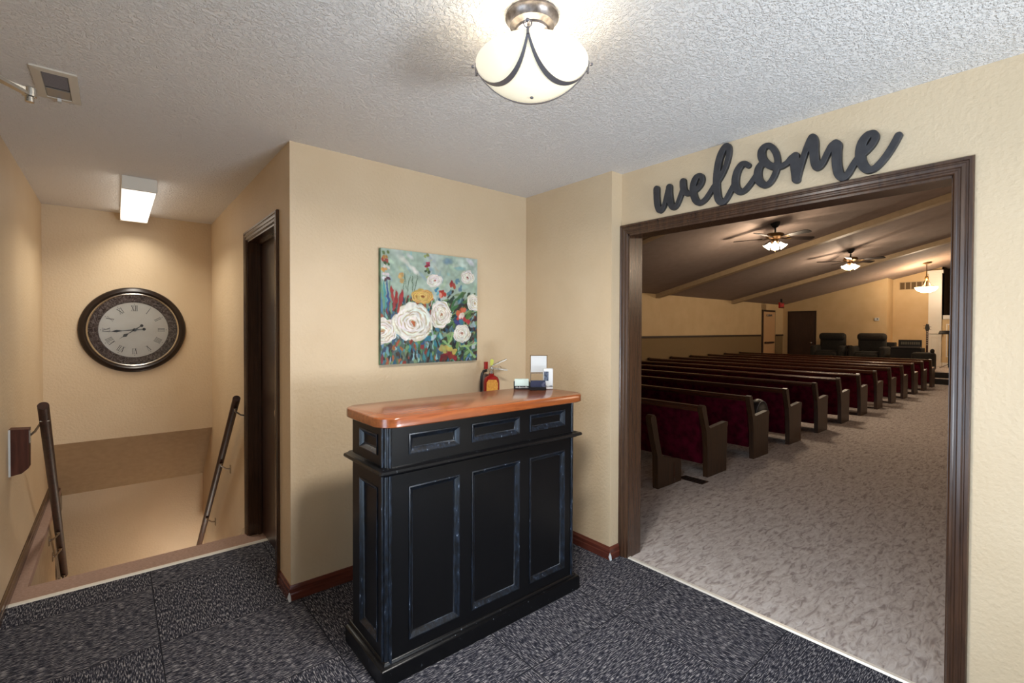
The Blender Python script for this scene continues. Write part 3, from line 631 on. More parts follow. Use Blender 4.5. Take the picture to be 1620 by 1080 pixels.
img = img[yy, xx]
img *= (0.80 + 0.16 * n3[..., None])
g0 = img.mean(axis=2, keepdims=True); img = np.clip(g0 + (img - g0) * 0.85, 0, 255)
PWx0, PWx1, PWz0, PWz1 = 1.203, 1.905, 1.236, 1.929
pt = thing('painting', 'square canvas painting of cream roses on blue and green', 'painting', (PWx0, YP, PWz0))
pw, ph = PWx1 - PWx0, PWz1 - PWz0
hgt = 0.0015 * n3 + 0.001 * (img.mean(axis=2) / 255.0)
verts = [(uu[j, i] * pw, -0.030 - hgt[j, i], (1 - vv[j, i]) * ph) for j in range(PN) for i in range(PN)]
faces = [(j * PN + i, (j + 1) * PN + i, (j + 1) * PN + i + 1, j * PN + i + 1) for j in range(PN - 1) for i in range(PN - 1)]
me = bpy.data.meshes.new('painted_canvas'); me.from_pydata(verts, [], faces)
ca = me.color_attributes.new('paint', 'FLOAT_COLOR', 'POINT'); lin = np.where(img / 255 <= 0.04045, img / 255 / 12.92, ((img / 255 + 0.055) / 1.055) ** 2.4)
ca.data.foreach_set('color', np.concatenate([lin, np.ones((PN, PN, 1))], axis=2).reshape(-1).astype('f'))
m = mat('oil_paint', (200, 200, 200), 0.42); n, l, p = nodes(m); at = n.new('ShaderNodeAttribute'); at.attribute_name = 'paint'; l.new(at.outputs[0], p.inputs['Base Color']); me.materials.append(m)
for f in me.polygons: f.use_smooth = True
pc = bpy.data.objects.new('painted_canvas', me); col.objects.link(pc); pc.parent = pt
ob('canvas_edge', B(0, pw, -0.0295, -0.001, 0, ph), noisy('painted_canvas_edge', (120, 160, 130), (60, 80, 70), 9, 0.6), pt)

# ------------------------------------------------------------------ welcome lettering
A_ = lambda x, y: (1020 + x / 7.3636, 210 + y / 7.3636); B_ = lambda x, y: (1190 + x / 6.75, 190 + y / 6.75)
FPX, CY = 746.6158, 530.0
def on_wall(px, py, X):
    """measured photo point -> (y, z) on the wall plane x = X; gives the lettering its real outline"""
    x = (px - 810) / FPX; y = (py - CY) / FPX; c, s = math.cos(-ROLL), math.sin(-ROLL); x, y = c * x - s * y, s * x + c * y
    d = math.cos(PITCH) - y * math.sin(PITCH); u = -y * math.cos(PITCH) - math.sin(PITCH)
    Xr = x * math.cos(YAW) + d * math.sin(YAW); Yr = -x * math.sin(YAW) + d * math.cos(YAW); t = X / Xr
    return Yr * t, EYE + u * t
strokes = [
 [A_(*q) for q in ((118, 640), (122, 760), (138, 855), (168, 893), (205, 840), (228, 760), (245, 680), (262, 612))],
 [A_(*q) for q in ((266, 618), (268, 700), (285, 805), (320, 856), (362, 815), (398, 720), (422, 650))],
 [A_(*q) for q in ((426, 552), (430, 620), (450, 672), (490, 690), (570, 655), (630, 590), (652, 525), (630, 482), (585, 500), (552, 570), (545, 660), (568, 755), (620, 800), (680, 765), (735, 690), (785, 610), (850, 520), (915, 390), (955, 250), (960, 160), (932, 130), (885, 190), (848, 290), (828, 400), (818, 520), (822, 650), (842, 755), (885, 795), (930, 755), (980, 665), (1020, 590))],
 [A_(*q) for q in ((1185, 360), (1150, 338), (1110, 350), (1062, 420), (1038, 520), (1045, 615), (1092, 668), (1150, 645), (1210, 575), (1270, 490))],
 [A_(*q) for q in ((1350, 335), (1310, 390), (1298, 470), (1320, 545), (1385, 588), (1450, 545), (1505, 440), (1528, 330), (1510, 220), (1455, 140), (1395, 130), (1345, 185), (1348, 270), (1400, 335), (1480, 372), (1560, 368))] + [B_(*q) for q in ((310, 462), (360, 430), (400, 380), (440, 350))],
 [B_(*q) for q in ((440, 360), (436, 450), (448, 550), (460, 612), (490, 500), (530, 370), (575, 240), (615, 160), (640, 210), (642, 310), (655, 420), (685, 478), (730, 440), (780, 340), (830, 245), (868, 222))],
 [B_(*q) for q in ((868, 222), (890, 245), (884, 330), (888, 450), (910, 545), (960, 588), (1010, 540), (1060, 455), (1120, 370), (1200, 300), (1265, 225), (1298, 150), (1275, 112), (1220, 130), (1165, 200), (1138, 300), (1145, 400), (1185, 475), (1240, 503), (1310, 470), (1400, 370), (1480, 250), (1545, 130))]]
bm = bmesh.new(); X1, X0 = 2.460, 2.484
def catmull(pts, per=7):
    out = []; P_ = [pts[0]] + pts + [pts[-1]]
    for i in range(1, len(P_) - 2):
        for k in range(per):
            t = k / per; a, b, c, d = P_[i - 1], P_[i], P_[i + 1], P_[i + 2]
            out.append(tuple(0.5 * (2 * b[j] + (c[j] - a[j]) * t + (2 * a[j] - 5 * b[j] + 4 * c[j] - d[j]) * t * t + (3 * b[j] - a[j] - 3 * c[j] + d[j]) * t ** 3) for j in (0, 1)))
    out.append(pts[-1]); return out
kk = 0
for si, s_ in enumerate(strokes):
    pts = catmull([on_wall(px, py, 2.46) for px, py in s_]); L, Rr = [], []
    for i, q in enumerate(pts):
        a = pts[max(i - 1, 0)]; b = pts[min(i + 1, len(pts) - 1)]; ty, tz = b[0] - a[0], b[1] - a[1]; ln = math.hypot(ty, tz) or 1e-6; ty /= ln; tz /= ln
        rad = 0.0135 + 0.0052 * (max(0, -tz))                                   # heavier down strokes
        L.append((q[0] - tz * rad, q[1] + ty * rad)); Rr.append((q[0] + tz * rad, q[1] - ty * rad))
    for i in range(len(pts) - 1):
        kk += 1; dj = (kk % 2) * 6e-5 + si * 1.3e-4
        prism(bm, [L[i], L[i + 1], Rr[i + 1], Rr[i]], lambda a, b: (X1 - dj, a, b), lambda a, b: (X0, a, b))
    for i in range(0, len(pts)):
        rad = 0.5 * math.hypot(L[i][0] - Rr[i][0], L[i][1] - Rr[i][1]); q = pts[i]
        dj = si * 1.3e-4 - 3e-5 - (i % 3) * 1.5e-5 + 2e-4 * (i > len(pts) / 2)
        if i in (0, len(pts) - 1) or i % 2 == 0: prism(bm, [(q[0] + rad * math.cos(a * math.pi / 7), q[1] + rad * math.sin(a * math.pi / 7)) for a in range(14)], lambda a, b: (X1 - dj, a, b), lambda a, b: (X0, a, b))
tmp = ob('tmp_letters', bm, M['letters']); md = tmp.modifiers.new('r', 'REMESH'); md.mode = 'VOXEL'; md.voxel_size = 0.0016
md2 = tmp.modifiers.new('s', 'SMOOTH'); md2.iterations = 3; md2.factor = 0.5
ev = tmp.evaluated_get(bpy.context.evaluated_depsgraph_get()); bm = bmesh.new(); bm.from_mesh(ev.to_mesh()); ev.to_mesh_clear(); bpy.data.objects.remove(tmp)
ws = tag(ob('welcome_sign', bm, M['letters'], smooth=50), 'black cursive welcome sign mounted above the wide doorway', 'sign')

# ------------------------------------------------------------------ clock
CR = 0.370
ck = thing('wall_clock', 'large round dark framed clock with roman numerals', 'clock', (0.130, YB, 1.432))
rotY = Matrix.Rotation(R(90), 4, 'X')                                               # lathe axis +z -> -y
bm = bmesh.new(); lathe(bm, [(0.296, 0.0), (CR, 0.0), (CR, 0.018), (CR - 0.012, 0.034), (CR - 0.035, 0.042), (0.325, 0.034), (0.318, 0.026), (0.318, 0.0)], n=72, mtx=rotY); ob('outer_frame', bm, mat('dark_bronze_frame', (40, 30, 26), 0.3, 0.2), ck, smooth=40)
bm = bmesh.new(); lathe(bm, [(0.3185, 0.02), (0.3185, 0.031), (0.312, 0.034), (0.306, 0.030), (0.306, 0.02)], n=72, mtx=rotY); ob('silver_ring', bm, M['chrome'], ck, smooth=40)
m = mat('embossed_bronze', (104, 84, 80), 0.35, 0.35); n, l, p = nodes(m); mp = coords(m); t = noise(m, mp, 26, 4, 0.6, 3.5); r = ramp(m, t.outputs[0], [(0.35, (58, 44, 42)), (0.5, (110, 90, 86)), (0.62, (160, 146, 140))]); l.new(r.outputs[0], p.inputs['Base Color']); bump(m, t.outputs[0], 1.0, 0.01)
bm = bmesh.new(); lathe(bm, [(0.306, 0.022), (0.300, 0.026), (0.250, 0.026), (0.243, 0.020), (0.240, 0.010)], n=72, mtx=rotY); lab(ob('embossed_ring', bm, m, ck, smooth=40), 'embossed bronze ring around the dial')
bm = bmesh.new(); lathe(bm, [(0, 0.0), (0.243, 0.0), (0.243, 0.010), (0, 0.010)], n=72, mtx=rotY); ob('dial', bm, noisy('aged_white_dial', (244, 240, 230), (236, 230, 218), 8, 0.5), ck, smooth=30)
blk = mat('dial_ink', (50, 42, 40), 0.6)
def rb(bm, hour_ang, x0, x1, y0, y1, sh0=0.0, sh1=0.0):
    """a bar in the numeral's own frame: x across, y outward; sheared by sh"""
    a = hour_ang; pts = [(x0 + sh0, y0), (x1 + sh0, y0), (x1 + sh1, y1), (x0 + sh1, y1)]
    f = lambda q, h: ((q[0] * math.cos(a) + q[1] * math.sin(a)), -h, (-q[0] * math.sin(a) + q[1] * math.cos(a)))
    v0 = [f(q, 0.0101) for q in pts]; v1 = [f(q, 0.0116) for q in pts]
    prism(bm, [(i, 0) for i in range(4)], lambda i, _: v0[i], lambda i, _: v1[i])
NUM = ['XII', 'I', 'II', 'III', 'IIII', 'V', 'VI', 'VII', 'VIII', 'IX', 'X', 'XI']
for k, s_ in enumerate(NUM):
    bm = bmesh.new(); a = R(30 * k); wd = {'I': 0.011, 'V': 0.026, 'X': 0.026}; tot = sum(wd[c] for c in s_); x = -tot / 2; y0, y1 = 0.165, 0.212
    for c in s_:
        ww = wd[c]; xc = x + ww / 2
        if c == 'I': rb(bm, a, xc - 0.0018, xc + 0.0018, y0, y1)
        elif c == 'V': rb(bm, a, xc - 0.0024, xc + 0.0024, y0, y1, 0, -0.009); rb(bm, a, xc - 0.0009, xc + 0.0009, y0, y1, 0, 0.009)
        else: rb(bm, a, xc - 0.0024, xc + 0.0024, y0, y1, 0.009, -0.009); rb(bm, a, xc - 0.0009, xc + 0.0009, y0, y1, -0.009, 0.009)
        x += ww
    rb(bm, a, -tot / 2, tot / 2, y0 - 0.0006, y0 + 0.0006); rb(bm, a, -tot / 2, tot / 2, y1 - 0.0006, y1 + 0.0006)
    rb(bm, a, -0.0025, 0.0025, 0.222, 0.227); ob('numeral', bm, blk, ck)
def hand(name, deg, ln, tail, dia):
    a = R(deg); bm = bmesh.new(); f = lambda x, y, h: ((x * math.cos(a) + y * math.sin(a)), -h, (-x * math.sin(a) + y * math.cos(a)))
    out = [(-0.0025, -tail), (-0.0045, 0.0), (-0.002, ln * 0.4), (-dia, ln * 0.60), (-0.0018, ln * 0.75), (0, ln), (0.0018, ln * 0.75), (dia, ln * 0.60), (0.002, ln * 0.4), (0.0045, 0.0), (0.0025, -tail)]
    z0 = 0.014 if name == 'hour_hand' else 0.018
    prism(bm, out, lambda x, y: f(x, y, z0), lambda x, y: f(x, y, z0 + 0.002))
    prism(bm, [(0.012 * math.cos(t), -tail + 0.012 * math.sin(t)) for t in [i * math.pi / 8 for i in range(16)]], lambda x, y: f(x, y, z0), lambda x, y: f(x, y, z0 + 0.002))
    return ob(name, bm, mat(name + '_black', (24, 20, 20), 0.4), ck)
hand('hour_hand', 233, 0.135, 0.062, 0.014); hand('minute_hand', 265, 0.205, 0.066, 0.010)
bm = bmesh.new(); lathe(bm, [(0, 0.010), (0.014, 0.010), (0.014, 0.022), (0, 0.024)], n=20, mtx=rotY); ob('hub', bm, M['blackp'], ck, smooth=40)
bm = bmesh.new(); lathe(bm, [(0, 0.0285), (0.306, 0.0280), (0.306, 0.0270), (0, 0.0275)], n=48, mtx=rotY); ob('glass', bm, M['glass'], ck, smooth=40)

# ------------------------------------------------------------------ handrails
def rail(label, a, b, wallx, side, brk):
    a = Vector(a); b = Vector(b); t = thing('handrail', label, 'handrail', a)
    bm = bmesh.new(); tube(bm, [(0, 0, 0), b - a], 0.024, 16); ob('rail', bm, M['rail'], t, smooth=50)
    d = (b - a)
    for s in brk:
        q = d * s; bm = bmesh.new(); wx = wallx - a.x
        tube(bm, [q + Vector((0, 0, -0.020)), q + Vector((0, 0, -0.045)), (q.x + (wx - q.x) * 0.5, q.y, q.z - 0.075), (wx, q.y, q.z - 0.085)], [0.007, 0.006, 0.006, 0.008], 8)
        box(bm, min(wx, wx - side * 0.006), max(wx, wx - side * 0.006), q.y - 0.014, q.y + 0.014, q.z - 0.118, q.z - 0.052)
        box(bm, q.x - 0.012, q.x + 0.012, q.y - 0.03, q.y + 0.03, q.z - 0.026, q.z - 0.021)
        ob('bracket', bm, M['chrome'], t, smooth=40)
    return t
rail('dark wooden handrail on the left wall of the stairwell', (-0.300, 3.57, 1.03), (-0.351, 5.60, -0.69), -0.385, -1, (0.62, 0.74, 0.97))
rail('dark wooden handrail on the right wall of the stairwell', (0.640, 3.72, 0.965), (0.640, 5.70, -0.76), XC, 1, (0.03, 0.33, 0.72))
bk = thing('rail_mounting_block', 'dark wooden block on the left wall holding the handrail bracket', 'block', (XL, 3.70, 0.64))
bm = bmesh.new(); prism(bm, [(0, 0), (0.050, 0.01), (0.076, 0.035), (0.078, 0.25), (0.0, 0.255)], lambda a, b: (a, 0.0, b), lambda a, b: (a, 0.09, b)); ob('wood_block', bm, wood('red_brown_block_wood', (62, 32, 24), (92, 52, 38), 'z', rough=0.6, spec=0.2, coat=0.0), bk)
ob('paint_edge', B(0.0, 0.008, -0.003, 0.0, 0.0, 0.255), M['plastic_w'], bk)
bm = bmesh.new(); tube(bm, [(0.078, 0.04, 0.21), (0.10, 0.03, 0.23), (0.128, 0.0, 0.285), (0.142, -0.02, 0.290)], [0.008, 0.006, 0.006, 0.007], 8); box(bm, 0.076, 0.082, 0.02, 0.06, 0.17, 0.24); box(bm, 0.125, 0.165, -0.05, 0.0, 0.292, 0.297); ob('bracket', bm, M['chrome'], bk, smooth=40)

# ------------------------------------------------------------------ ceiling lamp of the foyer
LX, LY = 1.013, 1.112
lp = thing('ceiling_lamp', 'semi-flush ceiling lamp with cream glass bowl and metal straps', 'ceiling light', (LX, LY, H))
bm = bmesh.new(); lathe(bm, [(0, 0), (0.082, 0), (0.084, -0.010), (0.074, -0.018), (0.070, -0.034), (0.052, -0.042), (0.050, -0.050), (0, -0.050)], n=48); cn = ob('canopy', bm, M['pewter'], lp, smooth=40)
bm = bmesh.new()
bm.free()
for k in range(3):
    bm = bmesh.new(); a = R(90 + 120 * k); x, y = 0.036 * math.cos(a), 0.036 * math.sin(a); tube(bm, [(x, y, -0.048), (x, y, -0.070)], 0.006, 8); ob('canopy_screw', bm, M['chrome'], cn, smooth=40)
bm = bmesh.new(); tube(bm, [(0, 0, -0.05), (0, 0, -0.14)], 0.009, 10); ob('stem', bm, M['chrome'], lp)
RB, SAG, RIM = 0.176, 0.098, -0.155
RS = (RB ** 2 + SAG ** 2) / (2 * SAG)
def cap(r): return RIM - (math.sqrt(RS * RS - r * r) - (RS - SAG))
prof = [(RB - 0.004, RIM + 0.008), (RB + 0.001, RIM + 0.002)] + [(RB * math.cos(R(t)), cap(RB * math.cos(R(t)))) for t in range(0, 91, 9)]
m = glow('lit_cream_glass', (255, 245, 214), 0.42, (255, 246, 222))
bm = bmesh.new(); lathe(bm, prof[:-1] + [(0, prof[-1][1])], n=64); ob('glass_bowl', bm, m, lp, smooth=80)
bm = bmesh.new(); bmat_ = glow('lit_bulb', (255, 244, 224), 10); blob(bm, (0.04, 0.02, -0.150), 0.022); ob('bulb', bm, bmat_, lp, smooth=80); bm = bmesh.new(); blob(bm, (-0.04, -0.02, -0.150), 0.022); ob('bulb', bm, bmat_, lp, smooth=80)
# straps: three ring mounts at the rim, swags between neighbouring mounts following the bowl
mounts = [R(-40 + 7), R(140 - 12), R(224)]
def bowl_pt(az, t, off=0.004):
    r_ = RB * (1 - t); return ((r_ + off * 0.5) * math.cos(az), (r_ + off * 0.5) * math.sin(az), cap(r_) - off)
mounts = sorted([a % (2 * math.pi) for a in mounts])
for i in range(3):
    a0, a1 = mounts[i], mounts[(i + 1) % 3]
    if a1 < a0: a1 += 2 * math.pi
    bm = bmesh.new(); pts = []
    for k in range(25):
        s = k / 24; am_ = (a0 + a1) / 2; cc_ = RB * 0.42
        qx = (1 - s) ** 2 * RB * math.cos(a0) + 2 * s * (1 - s) * cc_ * math.cos(am_) + s * s * RB * math.cos(a1)
        qy = (1 - s) ** 2 * RB * math.sin(a0) + 2 * s * (1 - s) * cc_ * math.sin(am_) + s * s * RB * math.sin(a1)
        rr_ = min(math.hypot(qx, qy), RB); f_ = 1 + 0.002 / max(rr_, 0.02); pts.append((qx * f_, qy * f_, cap(rr_) - 0.003))
    wv = []
    for k, q in enumerate(pts):
        q = Vector(q); s = k / 24; hw = 0.003 + 0.005 * math.sin(math.pi * s)
        tg = (Vector(pts[min(k + 1, 24)]) - Vector(pts[max(k - 1, 0)])).normalized(); nm_ = Vector((q.x, q.y, q.z - (RIM + RS - SAG))).normalized(); sd = tg.cross(nm_).normalized()
        wv.append((bm.verts.new(q + sd * hw), bm.verts.new(q - sd * hw), bm.verts.new(q - sd * hw + nm_ * 0.002), bm.verts.new(q + sd * hw + nm_ * 0.002)))
    for A, Bq in zip(wv, wv[1:]):
        for j in range(4): bm.faces.new((A[j], A[(j + 1) % 4], Bq[(j + 1) % 4], Bq[j]))
    bmesh.ops.recalc_face_normals(bm, faces=bm.faces[:]); ob('strap', bm, M['strap'], lp, smooth=60)
for a in mounts:
    bm = bmesh.new(); r0 = RB + 0.006; c = Vector((r0 * math.cos(a), r0 * math.sin(a), RIM + 0.010)); rd = Vector((math.cos(a), math.sin(a), 0)); tn = Vector((-math.sin(a), math.cos(a), 0))
    tube(bm, [c + tn * 0.011 * math.cos(q) + Vector((0, 0, 0.011 * math.sin(q) + 0.006)) for q in [k * math.pi / 8 for k in range(17)]], 0.0018, 6, cap=False)
    blob(bm, c + rd * 0.012 + Vector((0, 0, 0.008)), 0.006, 1); tube(bm, [c + Vector((0, 0, -0.004)), c + Vector((0, 0, -0.022))], 0.004, 6)
    ob('rim_mount', bm, M['strap'], lp, smooth=60)
bm = bmesh.new(); blob(bm, (0, 0, RIM - SAG - 0.003), (0.006, 0.006, 0.004)); ob('finial', bm, M['strap'], lp)
point('foyer_lamp_light', (LX, LY, H - 0.085), 1.9, NEUT, 0.06)
la = area('foyer_lamp_light', (LX, LY, H - 0.275), (0, 0, 0), 0.30, 0.30, LAMP_FOYER, NEUT); la.data.shape = 'DISK'

# ------------------------------------------------------------------ fluorescent fixture over the stair
fl = thing('fluorescent_light', 'white boxy fluorescent ceiling light in the stair passage', 'ceiling light', (0.130, 4.58, H))
ob('housing', B(-0.092, 0.092, -0.60, 0.60, -0.022, 0.0), M['white'], fl)
bm = B(-0.090, 0.090, -0.595, 0.595, -0.085, -0.022, bev=0.014); ob('diffuser', bm, glow('lit_tube_diffuser', (255, 250, 240), 1.3), fl, smooth=40)
ob('end_cap', B(-0.093, 0.093, -0.612, -0.592, -0.086, 0, bev=0.004), M['white'], fl); ob('end_cap', B(-0.093, 0.093, 0.592, 0.612, -0.086, 0, bev=0.004), M['white'], fl)
area('tube_light', (0.130, 4.58, H - 0.10), (0, 0, 0), 0.16, 1.15, LAMP_TUBE, TUBE).data.spread = R(135)
sn = thing('added_sconce', 'small added unseen lit sconce low on the right wall of the stairwell, below the landing edge', 'added light', (XC, 5.28, -1.22))  # sconce added out of view to brighten the lower stairwell
ob('backplate', B(-0.012, 0, -0.05, 0.05, -0.07, 0.07, bev=0.003), M['chrome'], sn)
bm = bmesh.new(); lathe(bm, [(0, -0.05), (0.035, -0.045), (0.055, 0.0), (0.06, 0.05), (0.056, 0.05), (0.05, 0.0), (0.0, -0.04)], (-0.07, 0, 0), 20); ob('glass_shade', bm, glow('added_sconce_glass', (255, 226, 180), 2.0), sn, smooth=60)
point('added_sconce_light', (XC - 0.17, 5.28, -1.10), 7.5, (1.0, 0.96, 0.87), 0.05)  # fill from the added sconce
# ------------------------------------------------------------------ ceiling vent, floor register
vt = thing('ceiling_vent', 'beige metal vent grille on the foyer ceiling', 'vent', (-0.243, 2.525, H))
bm = bmesh.new(); sweep_frame(bm, lambda a, b, h: (a, b, -h), 0, 0.135, 0, 0.315, [(0, 0), (0.0, 0.006), (0.028, 0.009), (0.030, 0.003), (0.03, 0)])
ob('frame', bm, M['ventp'], vt); ob('duct_opening', B(0.03, 0.105, 0.03, 0.285, -0.002, 0.0), M['dark'], vt)
bm = bmesh.new()
for k in range(11): y = 0.036 + k * 0.0125; prism(bm, [(y, -0.001), (y + 0.002, -0.001), (y + 0.009, -0.008), (y + 0.007, -0.008)], lambda a, b: (0.031, a, b), lambda a, b: (0.104, a, b))
sp = ob('louvres', bm, M['strap'], vt)
ob('damper_plate', B(0.031, 0.104, 0.19, 0.283, -0.007, -0.003), mat('grey_damper', (150, 146, 142), 0.4, 0.4), vt); ob('damper_lever', B(0.060, 0.072, 0.278, 0.304, -0.022, -0.008), M['plastic_w'], vt)
rg = thing('floor_register', 'small brown floor register by the nearest full pew', 'vent', (4.20, 2.22, 0.0))
ob('frame', B(0, 0.12, 0, 0.24, 0, 0.006), M['darkrail'], rg)
bm = bmesh.new()
for k in range(6): box(bm, 0.015, 0.105, 0.02 + k * 0.034, 0.036 + k * 0.034, 0.006, 0.008)
ob('slots', bm, M['dark'], rg)

# ------------------------------------------------------------------ pews
PEND, PLEN = 2.29, 4.78
def end_outline():
    pts = [(0.055, 0.0), (0.045, 0.30), (0.022, 0.46), (-0.055, 0.655), (-0.070, 0.690), (-0.055, 0.712), (-0.020, 0.720), (0.010, 0.705), (0.018, 0.675), (0.075, 0.495), (0.10, 0.480), (0.42, 0.505), (0.462, 0.500), (0.468, 0.475), (0.455, 0.440), (0.45, 0.30), (0.44, 0.15), (0.44, 0.0)]
    return pts
def end_panel(y):
    bm = bmesh.new(); prism(bm, end_outline(), lambda a, b: (a, y, b), lambda a, b: (a, y + 0.05, b)); return bm
pews = []
def make_pew(label):
    t = thing('pew', label, 'pew', (0, 0, 0), 0, 'pews facing the platform')
    ob('end_panel', end_panel(0.0), M['pew_end'], t); ob('end_panel', end_panel(PLEN - 0.05), M['pew_end'], t)
    bm = bmesh.new(); prism(bm, [(-0.048, 0.655), (-0.012, 0.655), (0.070, 0.14), (0.030, 0.13)], lambda a, b: (a, 0.05, b), lambda a, b: (a, PLEN - 0.05, b))
    lab(ob('backrest', bm, M['red'], t), 'dark red upholstered backrest')
    bm = bmesh.new(); prism(bm, [(-0.068, 0.655), (-0.074, 0.690), (-0.055, 0.709), (-0.015, 0.712), (0.006, 0.695), (0.006, 0.655)], lambda a, b: (a, 0.045, b), lambda a, b: (a, PLEN - 0.045, b)); ob('top_rail', bm, M['pew'], t, smooth=40)
    ob('seat', B(0.05, 0.49, 0.05, PLEN - 0.05, 0.245, 0.275, bev=0.006), M['pew'], t)
    lab(ob('seat_cushion', B(0.06, 0.48, 0.05, PLEN - 0.05, 0.275, 0.325, bev=0.015), M['red'], t, smooth=40), 'dark red seat cushion')
    for y in (1.6, 3.2): ob('support', B(0.08, 0.42, y, y + 0.035, 0, 0.245), M['pew_end'], t)
    return t
ORD = ['first full', 'second', 'third', 'fourth', 'fifth', 'sixth', 'seventh', 'eighth', 'ninth', 'tenth', 'eleventh', 'twelfth and farthest']
def pew_label(k): return 'dark wood pew with red upholstery, %s row counted from the foyer doorway' % ORD[k]
for k in range(12):
    x = 4.385 + 1.035 * k
    if k == 0: p0 = make_pew(pew_label(0)); p0.location = (x, PEND, 0)
    else: dup(p0, (x, PEND, 0), 0, pew_label(k))
pe = thing('pew_end_stand', 'freestanding dark wooden pew end without armrest behind the nearest pew', 'pew end', (3.745, 2.41, 0))
bm = bmesh.new(); prism(bm, [(0.02, 0.0), (0.01, 0.30), (-0.04, 0.45), (-0.095, 0.63), (-0.10, 0.665), (-0.08, 0.685), (-0.045, 0.685), (-0.02, 0.665), (0.035, 0.45), (0.08, 0.31), (0.12, 0.28), (0.41, 0.21), (0.415, 0.0)], lambda a, b: (a, 0, b), lambda a, b: (a, 0.055, b)); ob('panel', bm, M['pew_end'], pe)
ob('edge_strip', B(0.285, 0.297, -0.004, 0.0, 0.0, 0.20), M['pew'], pe)
bg_ = thing('black_bag', 'rounded black bag lying on the seat of the second pew', 'bag', (5.86, 2.355, 0.325))
bm = bmesh.new(); blob(bm, (0.10, 0.1, 0.10), (0.20, 0.105, 0.19), 3)
for v in bm.verts: v.co.z = max(v.co.z, 0.002)
ob('bag_body', bm, mat('black_vinyl_bag', (20, 20, 23), 0.45), bg_, smooth=60)
bm = bmesh.new(); tube(bm, [(0.10 - 0.17 * math.cos(math.pi * s), 0.045, 0.10 + 0.165 * math.sin(math.pi * s)) for s in [i / 12 for i in range(13)]], 0.004, 6); ob('piping', bm, mat('grey_piping', (120, 118, 120), 0.5), bg_, smooth=60)

# ------------------------------------------------------------------ ceiling fans
fan_wood = mat('dark_blade_wood', (22, 15, 12), 0.6, spec=0.2); brass = mat('antique_brass', (110, 84, 50), 0.3, 0.8)
shade_m = glow('lit_glass_shade', (255, 236, 214), 3.0)
def make_fan(label):
    t = thing('ceiling_fan', label, 'ceiling fan', (0, 0, 0), 0, 'ceiling fans over the pews')
    bm = bmesh.new(); lathe(bm, [(0, 0.0), (0.075, 0.02), (0.075, -0.02), (0.045, -0.07), (0.02, -0.085), (0, -0.085)], n=24); ob('canopy', bm, M['dark'], t, smooth=40)
    bm = bmesh.new(); tube(bm, [(0, 0, -0.08), (0, 0, -0.18)], 0.014, 10); ob('downrod', bm, M['dark'], t)
    bm = bmesh.new(); lathe(bm, [(0, -0.165), (0.05, -0.17), (0.13, -0.185), (0.145, -0.21), (0.145, -0.245), (0.11, -0.27), (0.05, -0.285), (0, -0.285)], n=32); ob('motor', bm, brass, t, smooth=40)
    bm = bmesh.new(); lathe(bm, [(0, -0.28), (0.06, -0.285), (0.055, -0.33), (0.03, -0.36), (0, -0.365)], n=24); ob('light_fitter', bm, brass, t, smooth=40)
    for k in range(5):
        a = R(-40 + 72 * k); bm = bmesh.new(); mm = Matrix.Rotation(a, 4, 'Z') @ Matrix.Translation((0, 0, -0.262)) @ Matrix.Rotation(R(-12), 4, 'X')
        b2 = bmesh.new(); prism(b2, [(0.20, -0.045), (0.62, -0.068), (0.66, -0.05), (0.67, 0.0), (0.66, 0.05), (0.62, 0.068), (0.20, 0.045)], lambda x, y: (x, y, 0.0), lambda x, y: (x, y, 0.008)); merge(bm, b2, mm); bl = ob('blade', bm, fan_wood, t)
        bm = bmesh.new(); b2 = bmesh.new(); prism(b2, [(0.12, -0.012), (0.19, -0.03), (0.27, -0.03), (0.27, 0.03), (0.19, 0.03), (0.12, 0.012)], lambda x, y: (x, y, -0.006), lambda x, y: (x, y, -0.001)); merge(bm, b2, mm); ob('blade_iron', bm, brass, bl)
    for k in range(4):
        a = R(20 + 90 * k); bm = bmesh.new(); mm = Matrix.Rotation(a, 4, 'Z') @ Matrix.Translation((0.07, 0, -0.34)) @ Matrix.Rotation(R(-38), 4, 'Y')
        lathe(bm, [(0.018, 0.0), (0.024, -0.02), (0.034, -0.05), (0.052, -0.085), (0.066, -0.105), (0.064, -0.105), (0.05, -0.083), (0.032, -0.05), (0.02, -0.02), (0.0, -0.002)], n=20, mtx=mm); ob('lamp_shade', bm, shade_m, t, smooth=60)
    bm = bmesh.new(); tube(bm, [(0, 0, -0.36), (0.005, 0, -0.50)], 0.0025, 6); ob('pull_chain', bm, brass, t)
    return t
f1 = make_fan('five-bladed ceiling fan with lit lamps, nearer of the two'); f1.location = (8.80, 3.36, ceil_h(3.36))
f2 = dup(f1, (13.04, 3.34, ceil_h(3.34)), R(14), 'five-bladed ceiling fan with lit lamps, farther of the two')
dup(f1, (8.80, -3.36, ceil_h(3.36)), R(30), 'five-bladed ceiling fan with lit lamps over the unseen right side of the hall, added for light, nearer one'); dup(f1, (13.04, -3.34, ceil_h(3.34)), R(50), 'five-bladed ceiling fan with lit lamps over the unseen right side of the hall, added for light, farther one')  # unseen pair added to light the hall
for x, y in ((8.80, 3.36), (13.04, 3.34), (8.80, -3.36), (13.04, -3.34)):  # negative-y lamps belong to the added fans
    for k in range(4):
        a = R(20 + 90 * k); point('fan_lamp_light', (x + 0.15 * math.cos(a), y + 0.15 * math.sin(a), ceil_h(y) - 0.47), LAMP_FAN / 4, WARM, 0.03)
pd = thing('pendant_lamp', 'white glass bowl pendant hanging before the platform', 'pendant light', (18.34, 2.81, ceil_h(2.81)))
bm = bmesh.new(); lathe(bm, [(0, 0.02), (0.12, 0.02), (0.12, -0.02), (0.03, -0.05), (0, -0.05)], n=24); ob('canopy', bm, brass, pd, smooth=40)
